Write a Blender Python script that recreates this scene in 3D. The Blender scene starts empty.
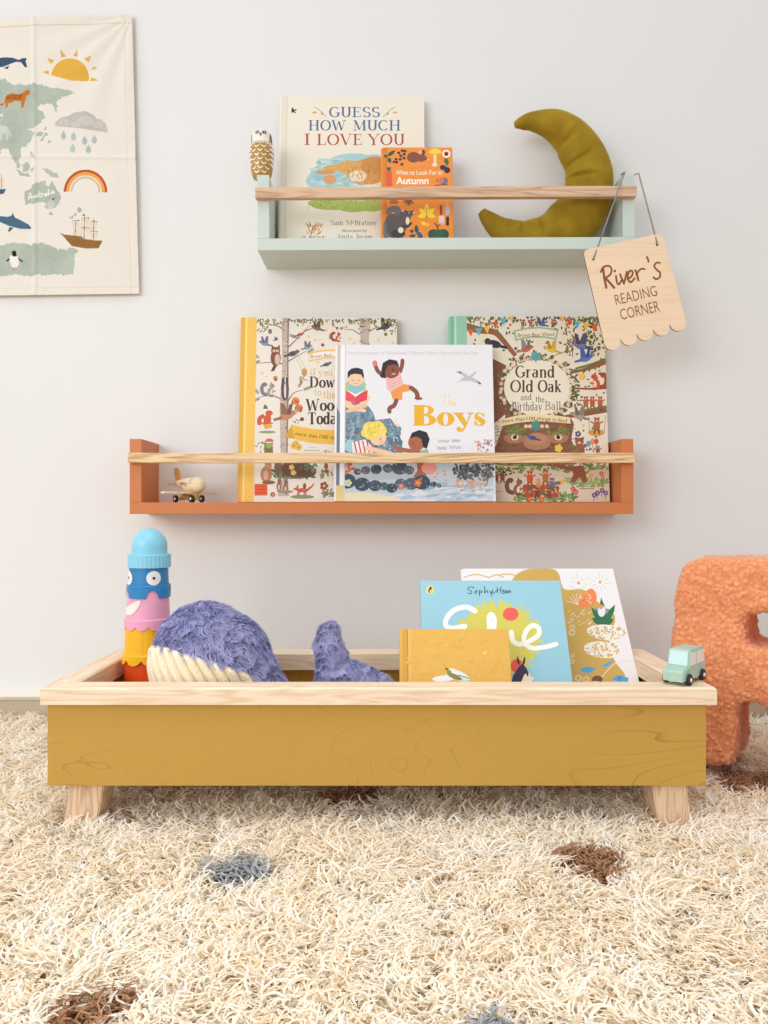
import bpy, bmesh, math, random
import numpy as np
from mathutils import Vector, Matrix, noise

random.seed(7)
RNG = np.random.default_rng(11)
SC = bpy.context.scene
COL = SC.collection
F = 739.0            # focal length in pixels of the 768 x 1024 frame
HC = 0.368           # eye height
WALL = 1.25          # distance to the back wall

def px(x, y, Y):
    return Vector(((x - 384) * Y / F, Y, HC - (y - 512) * Y / F))
def PX(x, Y): return (x - 384) * Y / F
def PZ(y, Y): return HC - (y - 512) * Y / F

def lin(c):
    r = []
    for v in c[:3]:
        v = v / 255.0
        r.append(v / 12.92 if v <= 0.04045 else ((v + 0.055) / 1.055) ** 2.4)
    return (r[0], r[1], r[2], 1.0)

# ------------------------------------------------------------ materials
def new_mat(name):
    m = bpy.data.materials.new(name)
    m.use_nodes = True
    nt = m.node_tree
    b = nt.nodes['Principled BSDF']
    return m, nt, b

def N(nt, kind, **kw):
    n = nt.nodes.new(kind)
    for k, v in kw.items():
        setattr(n, k, v)
    return n

def coords(nt, scale=(1, 1, 1), rot=(0, 0, 0)):
    tc = N(nt, 'ShaderNodeTexCoord')
    mp = N(nt, 'ShaderNodeMapping')
    mp.inputs['Scale'].default_value = scale
    mp.inputs['Rotation'].default_value = rot
    nt.links.new(tc.outputs['Object'], mp.inputs['Vector'])
    return mp.outputs['Vector']

def add_bump(nt, b, height, strength=0.2, dist=0.002):
    bp = N(nt, 'ShaderNodeBump')
    bp.inputs['Strength'].default_value = strength
    bp.inputs['Distance'].default_value = dist
    nt.links.new(height, bp.inputs['Height'])
    nt.links.new(bp.outputs['Normal'], b.inputs['Normal'])

def plain(name, c, rough=0.5, var=0.06, scale=40, bump=0.0, sheen=0.0, spec=0.5, coat=0.0):
    m, nt, b = new_mat(name)
    no = N(nt, 'ShaderNodeTexNoise')
    no.inputs['Scale'].default_value = scale
    no.inputs['Detail'].default_value = 5
    nt.links.new(coords(nt), no.inputs['Vector'])
    cr = N(nt, 'ShaderNodeValToRGB')
    l = lin(c)
    cr.color_ramp.elements[0].position = 0.3
    cr.color_ramp.elements[1].position = 0.7
    cr.color_ramp.elements[0].color = tuple(v * (1 - var) for v in l[:3]) + (1,)
    cr.color_ramp.elements[1].color = tuple(min(1, v * (1 + var)) for v in l[:3]) + (1,)
    nt.links.new(no.outputs['Fac'], cr.inputs['Fac'])
    nt.links.new(cr.outputs['Color'], b.inputs['Base Color'])
    b.inputs['Roughness'].default_value = rough
    b.inputs['Specular IOR Level'].default_value = spec
    b.inputs['Coat Weight'].default_value = coat
    if sheen:
        b.inputs['Sheen Weight'].default_value = sheen
        b.inputs['Sheen Roughness'].default_value = 0.35
    if bump:
        add_bump(nt, b, no.outputs['Fac'], bump)
    return m

def wood(name, light, dark, axis='x', fine=1.0, contrast=1.0, rough=0.55):
    """stretched noise fibres plus wavy growth rings, along one axis"""
    m, nt, b = new_mat(name)
    sc = {'x': (1.6, 30, 30), 'y': (30, 1.6, 30), 'z': (30, 30, 1.6)}[axis]
    v = coords(nt, tuple(s * fine for s in sc))
    n1 = N(nt, 'ShaderNodeTexNoise'); n1.inputs['Scale'].default_value = 1.6
    n1.inputs['Detail'].default_value = 3; n1.inputs['Distortion'].default_value = 0.6
    nt.links.new(v, n1.inputs['Vector'])
    n2 = N(nt, 'ShaderNodeTexNoise'); n2.inputs['Scale'].default_value = 9
    n2.inputs['Detail'].default_value = 4
    nt.links.new(v, n2.inputs['Vector'])
    mul = N(nt, 'ShaderNodeMath', operation='MULTIPLY'); mul.inputs[1].default_value = 9.0
    nt.links.new(n1.outputs['Fac'], mul.inputs[0])
    fr = N(nt, 'ShaderNodeMath', operation='PINGPONG'); fr.inputs[1].default_value = 0.5
    nt.links.new(mul.outputs[0], fr.inputs[0])
    mx = N(nt, 'ShaderNodeMath', operation='MULTIPLY_ADD')
    mx.inputs[1].default_value = 1.2; nt.links.new(fr.outputs[0], mx.inputs[0])
    sm = N(nt, 'ShaderNodeMath', operation='MULTIPLY'); sm.inputs[1].default_value = 0.6
    nt.links.new(n2.outputs['Fac'], sm.inputs[0]); nt.links.new(sm.outputs[0], mx.inputs[2])
    cr = N(nt, 'ShaderNodeValToRGB')
    ld, dd = lin(light), lin(dark)
    e = cr.color_ramp.elements
    e[0].position = 0.18; e[0].color = dd
    e[1].position = 0.18 + 0.5 / contrast; e[1].color = ld
    nt.links.new(mx.outputs[0], cr.inputs['Fac'])
    nt.links.new(cr.outputs['Color'], b.inputs['Base Color'])
    b.inputs['Roughness'].default_value = rough
    add_bump(nt, b, mx.outputs[0], 0.08, 0.001)
    return m

def painted(name, c, line=None, amount=0.35, rough=0.5, scale=(3.2, 3.2, 14), width=0.05, rings=11.0):
    """paint over timber: even colour with thin darker grain lines"""
    m, nt, b = new_mat(name)
    v = coords(nt, scale)
    n1 = N(nt, 'ShaderNodeTexNoise'); n1.inputs['Scale'].default_value = 1.0
    n1.inputs['Detail'].default_value = 2.5; n1.inputs['Distortion'].default_value = 0.9
    nt.links.new(v, n1.inputs['Vector'])
    mul = N(nt, 'ShaderNodeMath', operation='MULTIPLY'); mul.inputs[1].default_value = rings
    nt.links.new(n1.outputs['Fac'], mul.inputs[0])
    fr = N(nt, 'ShaderNodeMath', operation='FRACT'); nt.links.new(mul.outputs[0], fr.inputs[0])
    cr = N(nt, 'ShaderNodeValToRGB')
    e = cr.color_ramp.elements
    e[0].position = 0.0; e[0].color = (1, 1, 1, 1)
    e[1].position = width * 2; e[1].color = (0, 0, 0, 1)
    nt.links.new(fr.outputs[0], cr.inputs['Fac'])
    br = N(nt, 'ShaderNodeTexNoise'); br.inputs['Scale'].default_value = 6
    nt.links.new(coords(nt, (1, 1, 1)), br.inputs['Vector'])
    am = N(nt, 'ShaderNodeMath', operation='MULTIPLY'); nt.links.new(cr.outputs['Color'], am.inputs[0])
    mr = N(nt, 'ShaderNodeMapRange'); mr.inputs['From Min'].default_value = 0.4; mr.inputs['From Max'].default_value = 0.65
    mr.inputs['To Max'].default_value = amount
    nt.links.new(br.outputs['Fac'], mr.inputs['Value']); nt.links.new(mr.outputs[0], am.inputs[1])
    mix = N(nt, 'ShaderNodeMix', data_type='RGBA')
    l = lin(c)
    mix.inputs['A'].default_value = l
    mix.inputs['B'].default_value = lin(line) if line else tuple(x * 0.6 for x in l[:3]) + (1,)
    nt.links.new(am.outputs[0], mix.inputs['Factor'])
    nt.links.new(mix.outputs['Result'], b.inputs['Base Color'])
    b.inputs['Roughness'].default_value = rough
    add_bump(nt, b, n1.outputs['Fac'], 0.05, 0.001)
    return m

def attr_mat(name, rough=0.5, sheen=0.0, spec=0.4, weave=0.0, wscale=900):
    m, nt, b = new_mat(name)
    a = N(nt, 'ShaderNodeAttribute'); a.attribute_name = 'Col'
    nt.links.new(a.outputs['Color'], b.inputs['Base Color'])
    b.inputs['Roughness'].default_value = rough
    b.inputs['Specular IOR Level'].default_value = spec
    if sheen:
        b.inputs['Sheen Weight'].default_value = sheen
    if weave:
        no = N(nt, 'ShaderNodeTexNoise'); no.inputs['Scale'].default_value = wscale
        nt.links.new(coords(nt), no.inputs['Vector'])
        add_bump(nt, b, no.outputs['Fac'], weave, 0.001)
    return m

M = {}
M['print'] = attr_mat('printed ink', 0.45)
M['matte_print'] = attr_mat('matte ink', 0.7, spec=0.2)
M['gloss_print'] = attr_mat('painted lacquer', 0.25)
M['ash'] = wood('ash wood', (242, 222, 196), (222, 194, 160), 'x', contrast=.8)
M['ash_y'] = wood('ash wood side', (242, 220, 194), (220, 192, 158), 'y', contrast=.8)
M['ash_z'] = wood('ash wood leg', (232, 204, 172), (196, 160, 128), 'z')
M['oak'] = wood('oak rail', (218, 186, 156), (172, 134, 104), 'x')
M['pine'] = wood('pine rail', (238, 208, 164), (182, 136, 90), 'x', fine=1.15, contrast=1.0)
M['ply'] = wood('birch plywood', (240, 216, 186), (233, 205, 172), 'x', fine=0.5)
M['burnt'] = plain('burnt plywood edge', (96, 52, 30), 0.8)
M['mustard'] = painted('mustard paint', (190, 150, 66), (132, 94, 30), 0.6, scale=(2.6, 2.6, 9), width=0.04, rings=19)
M['teal'] = painted('sage paint', (203, 217, 211), None, 0.05)
M['terracotta'] = painted('terracotta paint', (205, 124, 70), None, 0.08)
M['paper'] = plain('page edges', (238, 232, 218), 0.8, 0.04, 200)
M['rubber'] = plain('black rubber', (30, 29, 29), 0.6)
M['white'] = plain('white paint', (240, 238, 234), 0.4)
M['cream_wood'] = wood('cream toy wood', (244, 230, 196), (224, 204, 160), 'x', rough=0.45)
M['cord'] = plain('grey cord', (150, 142, 134), 0.9, 0.2, 900)

# ------------------------------------------------------------ object makers
def link(o, parent=None):
    COL.objects.link(o)
    if parent is not None:
        o.parent = parent
    return o

def from_bm(name, bm, mat, parent=None, smooth=False):
    bmesh.ops.recalc_face_normals(bm, faces=bm.faces)
    me = bpy.data.meshes.new(name)
    bm.to_mesh(me); bm.free()
    for m in (mat if isinstance(mat, (list, tuple)) else [mat]):
        me.materials.append(m)
    if smooth:
        for p in me.polygons: p.use_smooth = True
    return link(bpy.data.objects.new(name, me), parent)

def auto_smooth(o, deg=35):
    me = o.data
    for p in me.polygons: p.use_smooth = True
    me.set_sharp_from_angle(angle=math.radians(deg))
    return o

def thing(name, label, cat, loc=(0, 0, 0), rot=(0, 0, 0), group=None, kind=None):
    o = bpy.data.objects.new(name, None)
    o.empty_display_size = 0.02
    o.location = loc; o.rotation_euler = rot
    COL.objects.link(o)
    return tag(o, label, cat, group, kind)

def tag(o, label=None, cat=None, group=None, kind=None):
    if label: o['label'] = label
    if cat: o['category'] = cat
    if group: o['group'] = group
    if kind: o['kind'] = kind
    return o

def box_bm(x0, x1, y0, y1, z0, z1, bev=0.0, seg=2, bm=None):
    own = bm if bm is not None else bmesh.new()
    b2 = bmesh.new()
    bmesh.ops.create_cube(b2, size=1)
    for v in b2.verts:
        v.co = Vector(((x0 + x1) / 2 + v.co.x * (x1 - x0), (y0 + y1) / 2 + v.co.y * (y1 - y0), (z0 + z1) / 2 + v.co.z * (z1 - z0)))
    if bev:
        bmesh.ops.bevel(b2, geom=list(b2.edges), offset=bev, segments=seg, affect='EDGES', profile=0.6)
    append_bm(own, b2)
    return own

def append_bm(dst, src, mat=None):
    vm = {}
    for v in src.verts:
        vm[v] = dst.verts.new(v.co if mat is None else mat @ v.co)
    for f in src.faces:
        try:
            nf = dst.faces.new([vm[v] for v in f.verts]); nf.material_index = f.material_index; nf.smooth = f.smooth
        except ValueError:
            pass
    src.free()

def prism_bm(pts, y0, y1, bev=0.0, seg=2):
    """outline in (x, z) pushed from y0 to y1"""
    bm = bmesh.new()
    a = [bm.verts.new((p[0], y0, p[1])) for p in pts]
    b = [bm.verts.new((p[0], y1, p[1])) for p in pts]
    n = len(pts)
    bm.faces.new(a); bm.faces.new(list(reversed(b)))
    for i in range(n):
        bm.faces.new([a[i], b[i], b[(i + 1) % n], a[(i + 1) % n]])
    bmesh.ops.recalc_face_normals(bm, faces=bm.faces)
    if bev:
        es = [e for e in bm.edges if abs(e.verts[0].co.y - e.verts[1].co.y) < 1e-7]
        bmesh.ops.bevel(bm, geom=es, offset=bev, segments=seg, affect='EDGES')
    return bm

def lathe_bm(prof, seg=48, bm=None, wob=None):
    """profile of (r, z) turned around z"""
    own = bm if bm is not None else bmesh.new()
    rings = []
    for r, z in prof:
        if r < 1e-6:
            rings.append([own.verts.new((0, 0, z))])
        else:
            rings.append([own.verts.new((r * math.cos(2 * math.pi * i / seg), r * math.sin(2 * math.pi * i / seg), z)) for i in range(seg)])
    for a, b in zip(rings, rings[1:]):
        for i in range(seg):
            j = (i + 1) % seg
            if len(a) == 1 and len(b) == 1: continue
            if len(a) == 1: own.faces.new([a[0], b[j], b[i]])
            elif len(b) == 1: own.faces.new([a[i], a[j], b[0]])
            else: own.faces.new([a[i], a[j], b[j], b[i]])
    return own

def tube_bm(pts, rad, seg=8, bm=None, flat=1.0, cap=True):
    own = bm if bm is not None else bmesh.new()
    pts = [Vector(p) for p in pts]
    n = len(pts)
    rads = rad if isinstance(rad, (list, tuple)) else [rad] * n
    rings = []
    ref = None
    for i, p in enumerate(pts):
        d = (pts[min(i + 1, n - 1)] - pts[max(i - 1, 0)]).normalized()
        if ref is None:
            ref = Vector((0, 1, 0)) if abs(d.y) < 0.9 else Vector((1, 0, 0))
        u = (ref - d * ref.dot(d)).normalized(); ref = u
        w = d.cross(u)
        rings.append([own.verts.new(p + (u * math.cos(2 * math.pi * k / seg) * flat + w * math.sin(2 * math.pi * k / seg)) * rads[i]) for k in range(seg)])
    for a, b in zip(rings, rings[1:]):
        for k in range(seg):
            own.faces.new([a[k], a[(k + 1) % seg], b[(k + 1) % seg], b[k]])
    if cap:
        own.faces.new(list(reversed(rings[0]))); own.faces.new(rings[-1])
    return own

def spline(pts, n=8):
    """Catmull-Rom through points of any dimension"""
    P = [np.array(p, float) for p in pts]
    P = [2 * P[0] - P[1]] + P + [2 * P[-1] - P[-2]]
    out = []
    for i in range(1, len(P) - 2):
        p0, p1, p2, p3 = P[i - 1], P[i], P[i + 1], P[i + 2]
        for k in range(n):
            t = k / n
            out.append(0.5 * (2 * p1 + (p2 - p0) * t + (2 * p0 - 5 * p1 + 4 * p2 - p3) * t * t + (3 * p1 - p0 - 3 * p2 + p3) * t ** 3))
    out.append(P[-2])
    return out

def baked(o, mods):
    """evaluate modifiers on an unlinked helper and hand back the resulting mesh"""
    COL.objects.link(o)
    for kind, kw in mods:
        m = o.modifiers.new(kind, kind)
        for k, v in kw.items(): setattr(m, k, v)
    dg = bpy.context.evaluated_depsgraph_get(); dg.update()
    me = bpy.data.meshes.new_from_object(o.evaluated_get(dg), depsgraph=dg)
    old = o.data
    bpy.data.objects.remove(o); bpy.data.meshes.remove(old)
    return me

def blob_mesh(balls, voxel=0.004, smooth=8, extra=()):
    """closed skin over ellipsoids given as (centre, (rx, ry, rz)) or boxes given as bmesh"""
    bm = bmesh.new()
    for bb in balls:
        if isinstance(bb, bmesh.types.BMesh):
            append_bm(bm, bb); continue
        c, r = bb
        b2 = bmesh.new(); bmesh.ops.create_icosphere(b2, subdivisions=3, radius=1)
        append_bm(bm, b2, Matrix.Translation(c) @ Matrix.Diagonal((r[0], r[1], r[2], 1)))
    me = bpy.data.meshes.new('t'); bm.to_mesh(me); bm.free()
    o = bpy.data.objects.new('t', me)
    return baked(o, [('REMESH', dict(mode='VOXEL', voxel_size=voxel)), ('SMOOTH', dict(factor=0.5, iterations=smooth))] + list(extra))

def grid_colours(me, cols, domain='POINT'):
    a = me.attributes.new('Col', 'FLOAT_COLOR', domain)
    a.data.foreach_set('color', np.asarray(cols, np.float32).ravel())

# ------------------------------------------------------------ yarn / fur strands as one mesh
def strands(name, root, nrm, length, rad, bend, curl, cols, mat, parent=None, nseg=4, tipfade=None, freq=5.0, phase=None):
    n = len(root)
    rnd = RNG.normal(size=(n, 3))
    if phase is not None: rnd = np.array([1.0, .25, .1]) + RNG.normal(0, .35, (n, 3))      # neighbours curl together in locks
    p1 = np.cross(nrm, rnd); p1 /= np.linalg.norm(p1, axis=1, keepdims=True)
    p2 = np.cross(nrm, p1)
    ph = RNG.uniform(0, 6.28, (n, 1)) if phase is None else phase[:, None]
    fq = (RNG.uniform(0.6, 1.3, (n, 1)) if phase is None else RNG.uniform(0.85, 1.15, (n, 1))) * freq
    L = length[:, None]
    R = rad[:, None]
    co = np.empty((n, nseg + 1, 3, 3), np.float32)
    for k in range(nseg + 1):
        t = k / nseg
        c = root + nrm * L * (t - 0.28 * t * t) + bend * L * t * t + L * curl * t * (p1 * np.sin(ph + fq * t) + p2 * np.cos(ph + fq * t))
        prof = (0.85 + 0.25 * t - 0.25 * t ** 4) if k < nseg else 0.5
        for j in range(3):
            a = 2 * math.pi * j / 3
            co[:, k, j, :] = c + (p1 * math.cos(a) + p2 * math.sin(a)) * R * prof
    per = (nseg + 1) * 3
    quad = []
    for k in range(nseg):
        for j in range(3):
            j2 = (j + 1) % 3
            quad.append((k * 3 + j, k * 3 + j2, k * 3 + 3 + j2, k * 3 + 3 + j))
    quad = np.array(quad, np.int32)
    base = (np.arange(n, dtype=np.int32) * per)[:, None, None]
    q = (quad[None] + base).reshape(-1, 4)
    tri = (np.array([[nseg * 3, nseg * 3 + 1, nseg * 3 + 2]], np.int32)[None] + base).reshape(-1, 3)
    me = bpy.data.meshes.new(name)
    me.vertices.add(n * per)
    me.vertices.foreach_set('co', co.ravel())
    nl = q.size + tri.size
    me.loops.add(nl)
    me.loops.foreach_set('vertex_index', np.concatenate([q.ravel(), tri.ravel()]))
    nf = len(q) + len(tri)
    me.polygons.add(nf)
    st = np.concatenate([np.arange(len(q)) * 4, q.size + np.arange(len(tri)) * 3]).astype(np.int32)
    me.polygons.foreach_set('loop_start', st)
    me.polygons.foreach_set('use_smooth', np.zeros(nf, bool))
    me.update(calc_edges=True)
    c4 = np.ones((n, nseg + 1, 3, 4), np.float32)
    for k in range(nseg + 1):
        t = k / nseg
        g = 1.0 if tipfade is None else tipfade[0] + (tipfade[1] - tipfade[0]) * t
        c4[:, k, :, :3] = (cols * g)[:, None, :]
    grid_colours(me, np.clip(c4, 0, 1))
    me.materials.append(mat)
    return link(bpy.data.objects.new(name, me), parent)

def sample_mesh(me, n, keep=None):
    me.calc_loop_triangles()
    V = np.empty(len(me.vertices) * 3); me.vertices.foreach_get('co', V); V = V.reshape(-1, 3)
    T = np.empty(len(me.loop_triangles) * 3, np.int32); me.loop_triangles.foreach_get('vertices', T); T = T.reshape(-1, 3)
    NV = np.empty(len(me.vertices) * 3); me.vertices.foreach_get('normal', NV); NV = NV.reshape(-1, 3)
    a, b, c = V[T[:, 0]], V[T[:, 1]], V[T[:, 2]]
    ar = np.linalg.norm(np.cross(b - a, c - a), axis=1)
    if keep is not None:
        ar = ar * keep((a + b + c) / 3)
    i = RNG.choice(len(T), n, p=ar / ar.sum())
    u = RNG.uniform(size=(n, 1)); v = RNG.uniform(size=(n, 1))
    f = (u + v) > 1
    u = np.where(f, 1 - u, u); v = np.where(f, 1 - v, v)
    p = a[i] + (b[i] - a[i]) * u + (c[i] - a[i]) * v
    nn = NV[T[i, 0]] * (1 - u - v) + NV[T[i, 1]] * u + NV[T[i, 2]] * v
    nn /= np.linalg.norm(nn, axis=1, keepdims=True) + 1e-9
    return p, nn

def vnoise(P, scale, seed=0.0):
    return np.array([noise.noise(Vector((x * scale + seed, y * scale - seed, z * scale + 3.1 * seed))) for x, y, z in P])
# ------------------------------------------------------------ flat printed artwork
def arc(cx, cy, rx, ry, a0, a1, n=None):
    n = n or max(5, int(abs(a1 - a0) / 12))
    return [(cx + rx * math.cos(math.radians(a0 + (a1 - a0) * i / n)), cy + ry * math.sin(math.radians(a0 + (a1 - a0) * i / n))) for i in range(n + 1)]

class Art:
    """coloured polygons laid on a face; outlines are traced in a crop (x0, y0, zoom) of the photo and brought onto the real surface"""
    STEP = 1e-5
    def __init__(s, matrix, lift=0.0002):
        s.Mi = matrix.inverted(); s.polys = []; s.lift = lift
        s.crop = (0, 0, 1.0)
        o = s.Mi @ Vector((0, 0, HC)); s.o = o
        s.R = s.Mi.to_3x3()
        s.clip = None
    def at(s, x, y):
        cx, cy, k = s.crop
        x = cx + x / k; y = cy + y / k
        d = s.R @ Vector(((x - 384) / F, 1, -(y - 512) / F))
        t = -s.o.y / d.y
        p = s.o + d * t
        return (p.x, p.z)
    def poly(s, pts, c, raw=False):
        q = [tuple(p) if raw else s.at(p[0], p[1]) for p in pts]
        if s.clip:
            q = clip_poly(q, s.clip)
        if len(q) >= 3:
            s.polys.append((q, lin(c)))
    def ell(s, x, y, rx, ry=None, c=(0, 0, 0), rot=0, n=14):
        ry = rx if ry is None else ry
        a = math.radians(rot); ca, sa = math.cos(a), math.sin(a)
        s.poly([(x + u * ca - v * sa, y + u * sa + v * ca) for u, v in ((rx * math.cos(6.2832 * i / n), ry * math.sin(6.2832 * i / n)) for i in range(n))], c)
    def rect(s, x0, y0, x1, y1, c): s.poly([(x0, y0), (x1, y0), (x1, y1), (x0, y1)], c)
    def line(s, pts, w, c, smooth=False, w1=None):
        if smooth: pts = [tuple(p) for p in spline(pts, 5)]
        n = len(pts)
        L, R = [], []
        for i in range(n):
            a = pts[max(i - 1, 0)]; b = pts[min(i + 1, n - 1)]
            dx, dy = b[0] - a[0], b[1] - a[1]
            l = math.hypot(dx, dy) or 1
            ww = (w if w1 is None else w + (w1 - w) * i / (n - 1)) / 2
            L.append((pts[i][0] - dy / l * ww, pts[i][1] + dx / l * ww)); R.append((pts[i][0] + dy / l * ww, pts[i][1] - dx / l * ww))
        for i in range(n - 1):
            s.poly([L[i], L[i + 1], R[i + 1], R[i]], c)
    def rline(s, pts, w, c, smooth=True):
        """stroke with round ends"""
        if smooth and len(pts) > 2: pts = [tuple(p) for p in spline(pts, 6)]
        s.line(pts, w, c)
        for p in pts: s.ell(p[0], p[1], w / 2, w / 2, c, n=10)
    def nib(s, pts, thick, thin, c, ang=0.0):
        """broad pen: uprights come out thick, level strokes thin"""
        n = len(pts)
        ws = []
        for i in range(n):
            a = pts[max(i - 1, 0)]; b = pts[min(i + 1, n - 1)]
            t = math.atan2(b[1] - a[1], b[0] - a[0])
            ws.append(thin + (thick - thin) * abs(math.sin(t - ang)) ** 1.3)
        for i in range(n - 1):
            a, b = pts[i], pts[i + 1]
            dx, dy = b[0] - a[0], b[1] - a[1]; l = math.hypot(dx, dy) or 1
            nx, ny = -dy / l, dx / l
            w0, w1 = ws[i] / 2, ws[i + 1] / 2
            e = 0.12 * thin
            ex, ey = dx / l * e, dy / l * e
            s.poly([(a[0] + nx * w0 - ex, a[1] + ny * w0 - ey), (b[0] + nx * w1 + ex, b[1] + ny * w1 + ey), (b[0] - nx * w1 + ex, b[1] - ny * w1 + ey), (a[0] - nx * w0 - ex, a[1] - ny * w0 - ey)], c)
    # small drawn motifs --------------------------------------------------
    def leaf(s, x, y, l, w, rot, c):
        a = math.radians(rot); ca, sa = math.cos(a), math.sin(a)
        s.poly([(x + u * ca - v * sa, y + u * sa + v * ca) for u, v in ((0, 0), (l * .35, w * .5), (l * .7, w * .38), (l, 0), (l * .7, -w * .38), (l * .35, -w * .5))], c)
    def sprig(s, x, y, l, rot, c, n=4, stem=(110, 80, 60), size=1.0):
        a = math.radians(rot); ca, sa = math.cos(a), math.sin(a)
        s.line([(x, y), (x + l * ca, y + l * sa)], l * .05, stem)
        for i in range(n):
            t = (i + 1) / n
            for sg in (-1, 1):
                s.leaf(x + l * ca * t, y + l * sa * t, l * .32 * size, l * .15 * size, rot + sg * 50, c)
    def bird(s, x, y, k, body, wing, flip=1, fly=False, beak=(220, 160, 60)):
        f = flip
        s.ell(x, y, k * .5, k * .27, body, rot=-15 * f)
        s.ell(x + f * k * .45, y - k * .22, k * .2, k * .19, body)
        s.poly([(x + f * k * .62, y - k * .27), (x + f * k * .85, y - k * .2), (x + f * k * .62, y - k * .15)], beak)
        s.poly([(x - f * k * .35, y + k * .02), (x - f * k * .95, y + k * .2), (x - f * k * .85, y + k * .36), (x - f * k * .3, y + k * .22)], wing)
        if fly:
            s.poly([(x + f * k * .15, y - k * .1), (x - f * k * .15, y - k * .85), (x - f * k * .45, y - k * .95), (x - f * k * .4, y - k * .1)], wing)
            s.poly([(x + f * k * .3, y - k * .1), (x + f * k * .45, y - k * .9), (x + f * k * .2, y - k * .8), (x, y - k * .1)], tuple(int(v * .8) for v in wing))
        else:
            s.ell(x - f * k * .1, y, k * .34, k * .16, wing, rot=-8 * f)
        s.ell(x + f * k * .5, y - k * .26, k * .04, None, (20, 20, 20), n=6)
    def squirrel(s, x, y, k, c, flip=1, belly=(236, 214, 184)):
        f = flip; d = tuple(int(v * .82) for v in c)
        s.line([(x - f * k * .2, y + k * .4), (x - f * k * .6, y + k * .25), (x - f * k * .7, y - k * .2), (x - f * k * .5, y - k * .5), (x - f * k * .3, y - k * .38)], k * .3, d, True)
        s.ell(x, y + k * .15, k * .26, k * .38, c, rot=12 * f)
        s.ell(x + f * k * .1, y + k * .15, k * .13, k * .24, belly, rot=12 * f)
        s.ell(x + f * k * .15, y - k * .35, k * .22, k * .18, c)
        s.poly([(x + f * k * .02, y - k * .48), (x + f * k * .05, y - k * .72), (x + f * k * .18, y - k * .5)], d)
        s.ell(x + f * k * .3, y + k * .1, k * .17, k * .07, c, rot=-20 * f)
        s.ell(x + f * k * .12, y + k * .48, k * .24, k * .09, d)
        s.ell(x + f * k * .22, y - k * .38, k * .035, None, (20, 15, 15), n=6)
    def fox(s, x, y, k, c, flip=1):
        f = flip
        s.ell(x, y, k * .5, k * .2, c)
        s.line([(x - f * k * .4, y), (x - f * k * .8, y - k * .3), (x - f * k * 1.05, y - k * .6)], k * .24, c, True, k * .1)
        s.poly([(x + f * k * .35, y - k * .35), (x + f * k * .9, y - k * .1), (x + f * k * .4, y + k * .05)], c)
        s.poly([(x + f * k * .35, y - k * .3), (x + f * k * .38, y - k * .55), (x + f * k * .52, y - k * .28)], tuple(int(v * .7) for v in c))
        for q in (-.35, -.2, .25, .38):
            s.line([(x + f * k * q, y + k * .1), (x + f * k * (q + .06), y + k * .45)], k * .09, tuple(int(v * .75) for v in c))
    def bear(s, x, y, k, c):
        d = tuple(int(v * .8) for v in c)
        s.ell(x, y, k * .3, k * .42, c)
        s.ell(x, y - k * .5, k * .24, k * .22, c)
        for g in (-1, 1):
            s.ell(x + g * k * .18, y - k * .68, k * .08, None, d, n=8)
            s.rline([(x + g * k * .2, y - k * .2), (x + g * k * .5, y - k * .35)], k * .14, c, False)
            s.rline([(x + g * k * .14, y + k * .3), (x + g * k * .22, y + k * .65)], k * .18, d, False)
        s.ell(x, y - k * .44, k * .1, k * .07, (226, 196, 160))
    def owl(s, x, y, k, c):
        d = tuple(int(v * .75) for v in c)
        s.poly([(x - k * .1, y + k * .4), (x - k * .35, y + k * .95), (x - k * .1, y + k * .9), (x + k * .15, y + k * .4)], d)
        s.ell(x, y, k * .36, k * .6, c)
        s.ell(x + k * .12, y + k * .08, k * .18, k * .42, (216, 190, 160))
        s.ell(x, y - k * .5, k * .32, k * .27, c)
        for g in (-1, 1):
            s.poly([(x + g * k * .3, y - k * .55), (x + g * k * .28, y - k * .95), (x + g * k * .06, y - k * .7)], c)
            s.ell(x + g * k * .12, y - k * .5, k * .1, None, (240, 226, 200), n=10); s.ell(x + g * k * .12, y - k * .5, k * .045, None, (20, 18, 16), n=8)
    def flower(s, x, y, r, c, mid=(240, 200, 80), n=5):
        for i in range(n):
            a = 6.283 * i / n
            s.ell(x + r * .6 * math.cos(a), y + r * .6 * math.sin(a), r * .45, None, c, n=7)
        s.ell(x, y, r * .32, None, mid, n=7)
    def bush(s, x, y, rx, ry, cols, n, size, rnd):
        for _ in range(n):
            a = rnd.uniform(0, 6.283); q = math.sqrt(rnd.random())
            s.leaf(x + rx * q * math.cos(a), y + ry * q * math.sin(a), size * rnd.uniform(.7, 1.3), size * .5, rnd.uniform(0, 360), rnd.choice(cols))
    # lettering -----------------------------------------------------------
    def sans(s, text, x, y, width, h, c, rot=0, bold=0.0, shear=0.0):
        """plain sans letters; (x, y) is the left end of the baseline"""
        pts, faces, w = sans_shape(text, bold)
        kx = width / w; a = math.radians(rot); ca, sa = math.cos(a), math.sin(a)
        for f in faces:
            q = []
            for i in f:
                u, v = pts[i]; v = v / 0.729 * h; u = u * kx + v * shear
                q.append((x + u * ca + v * sa, y + u * sa - v * ca))
            s.poly(q, c)
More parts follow.
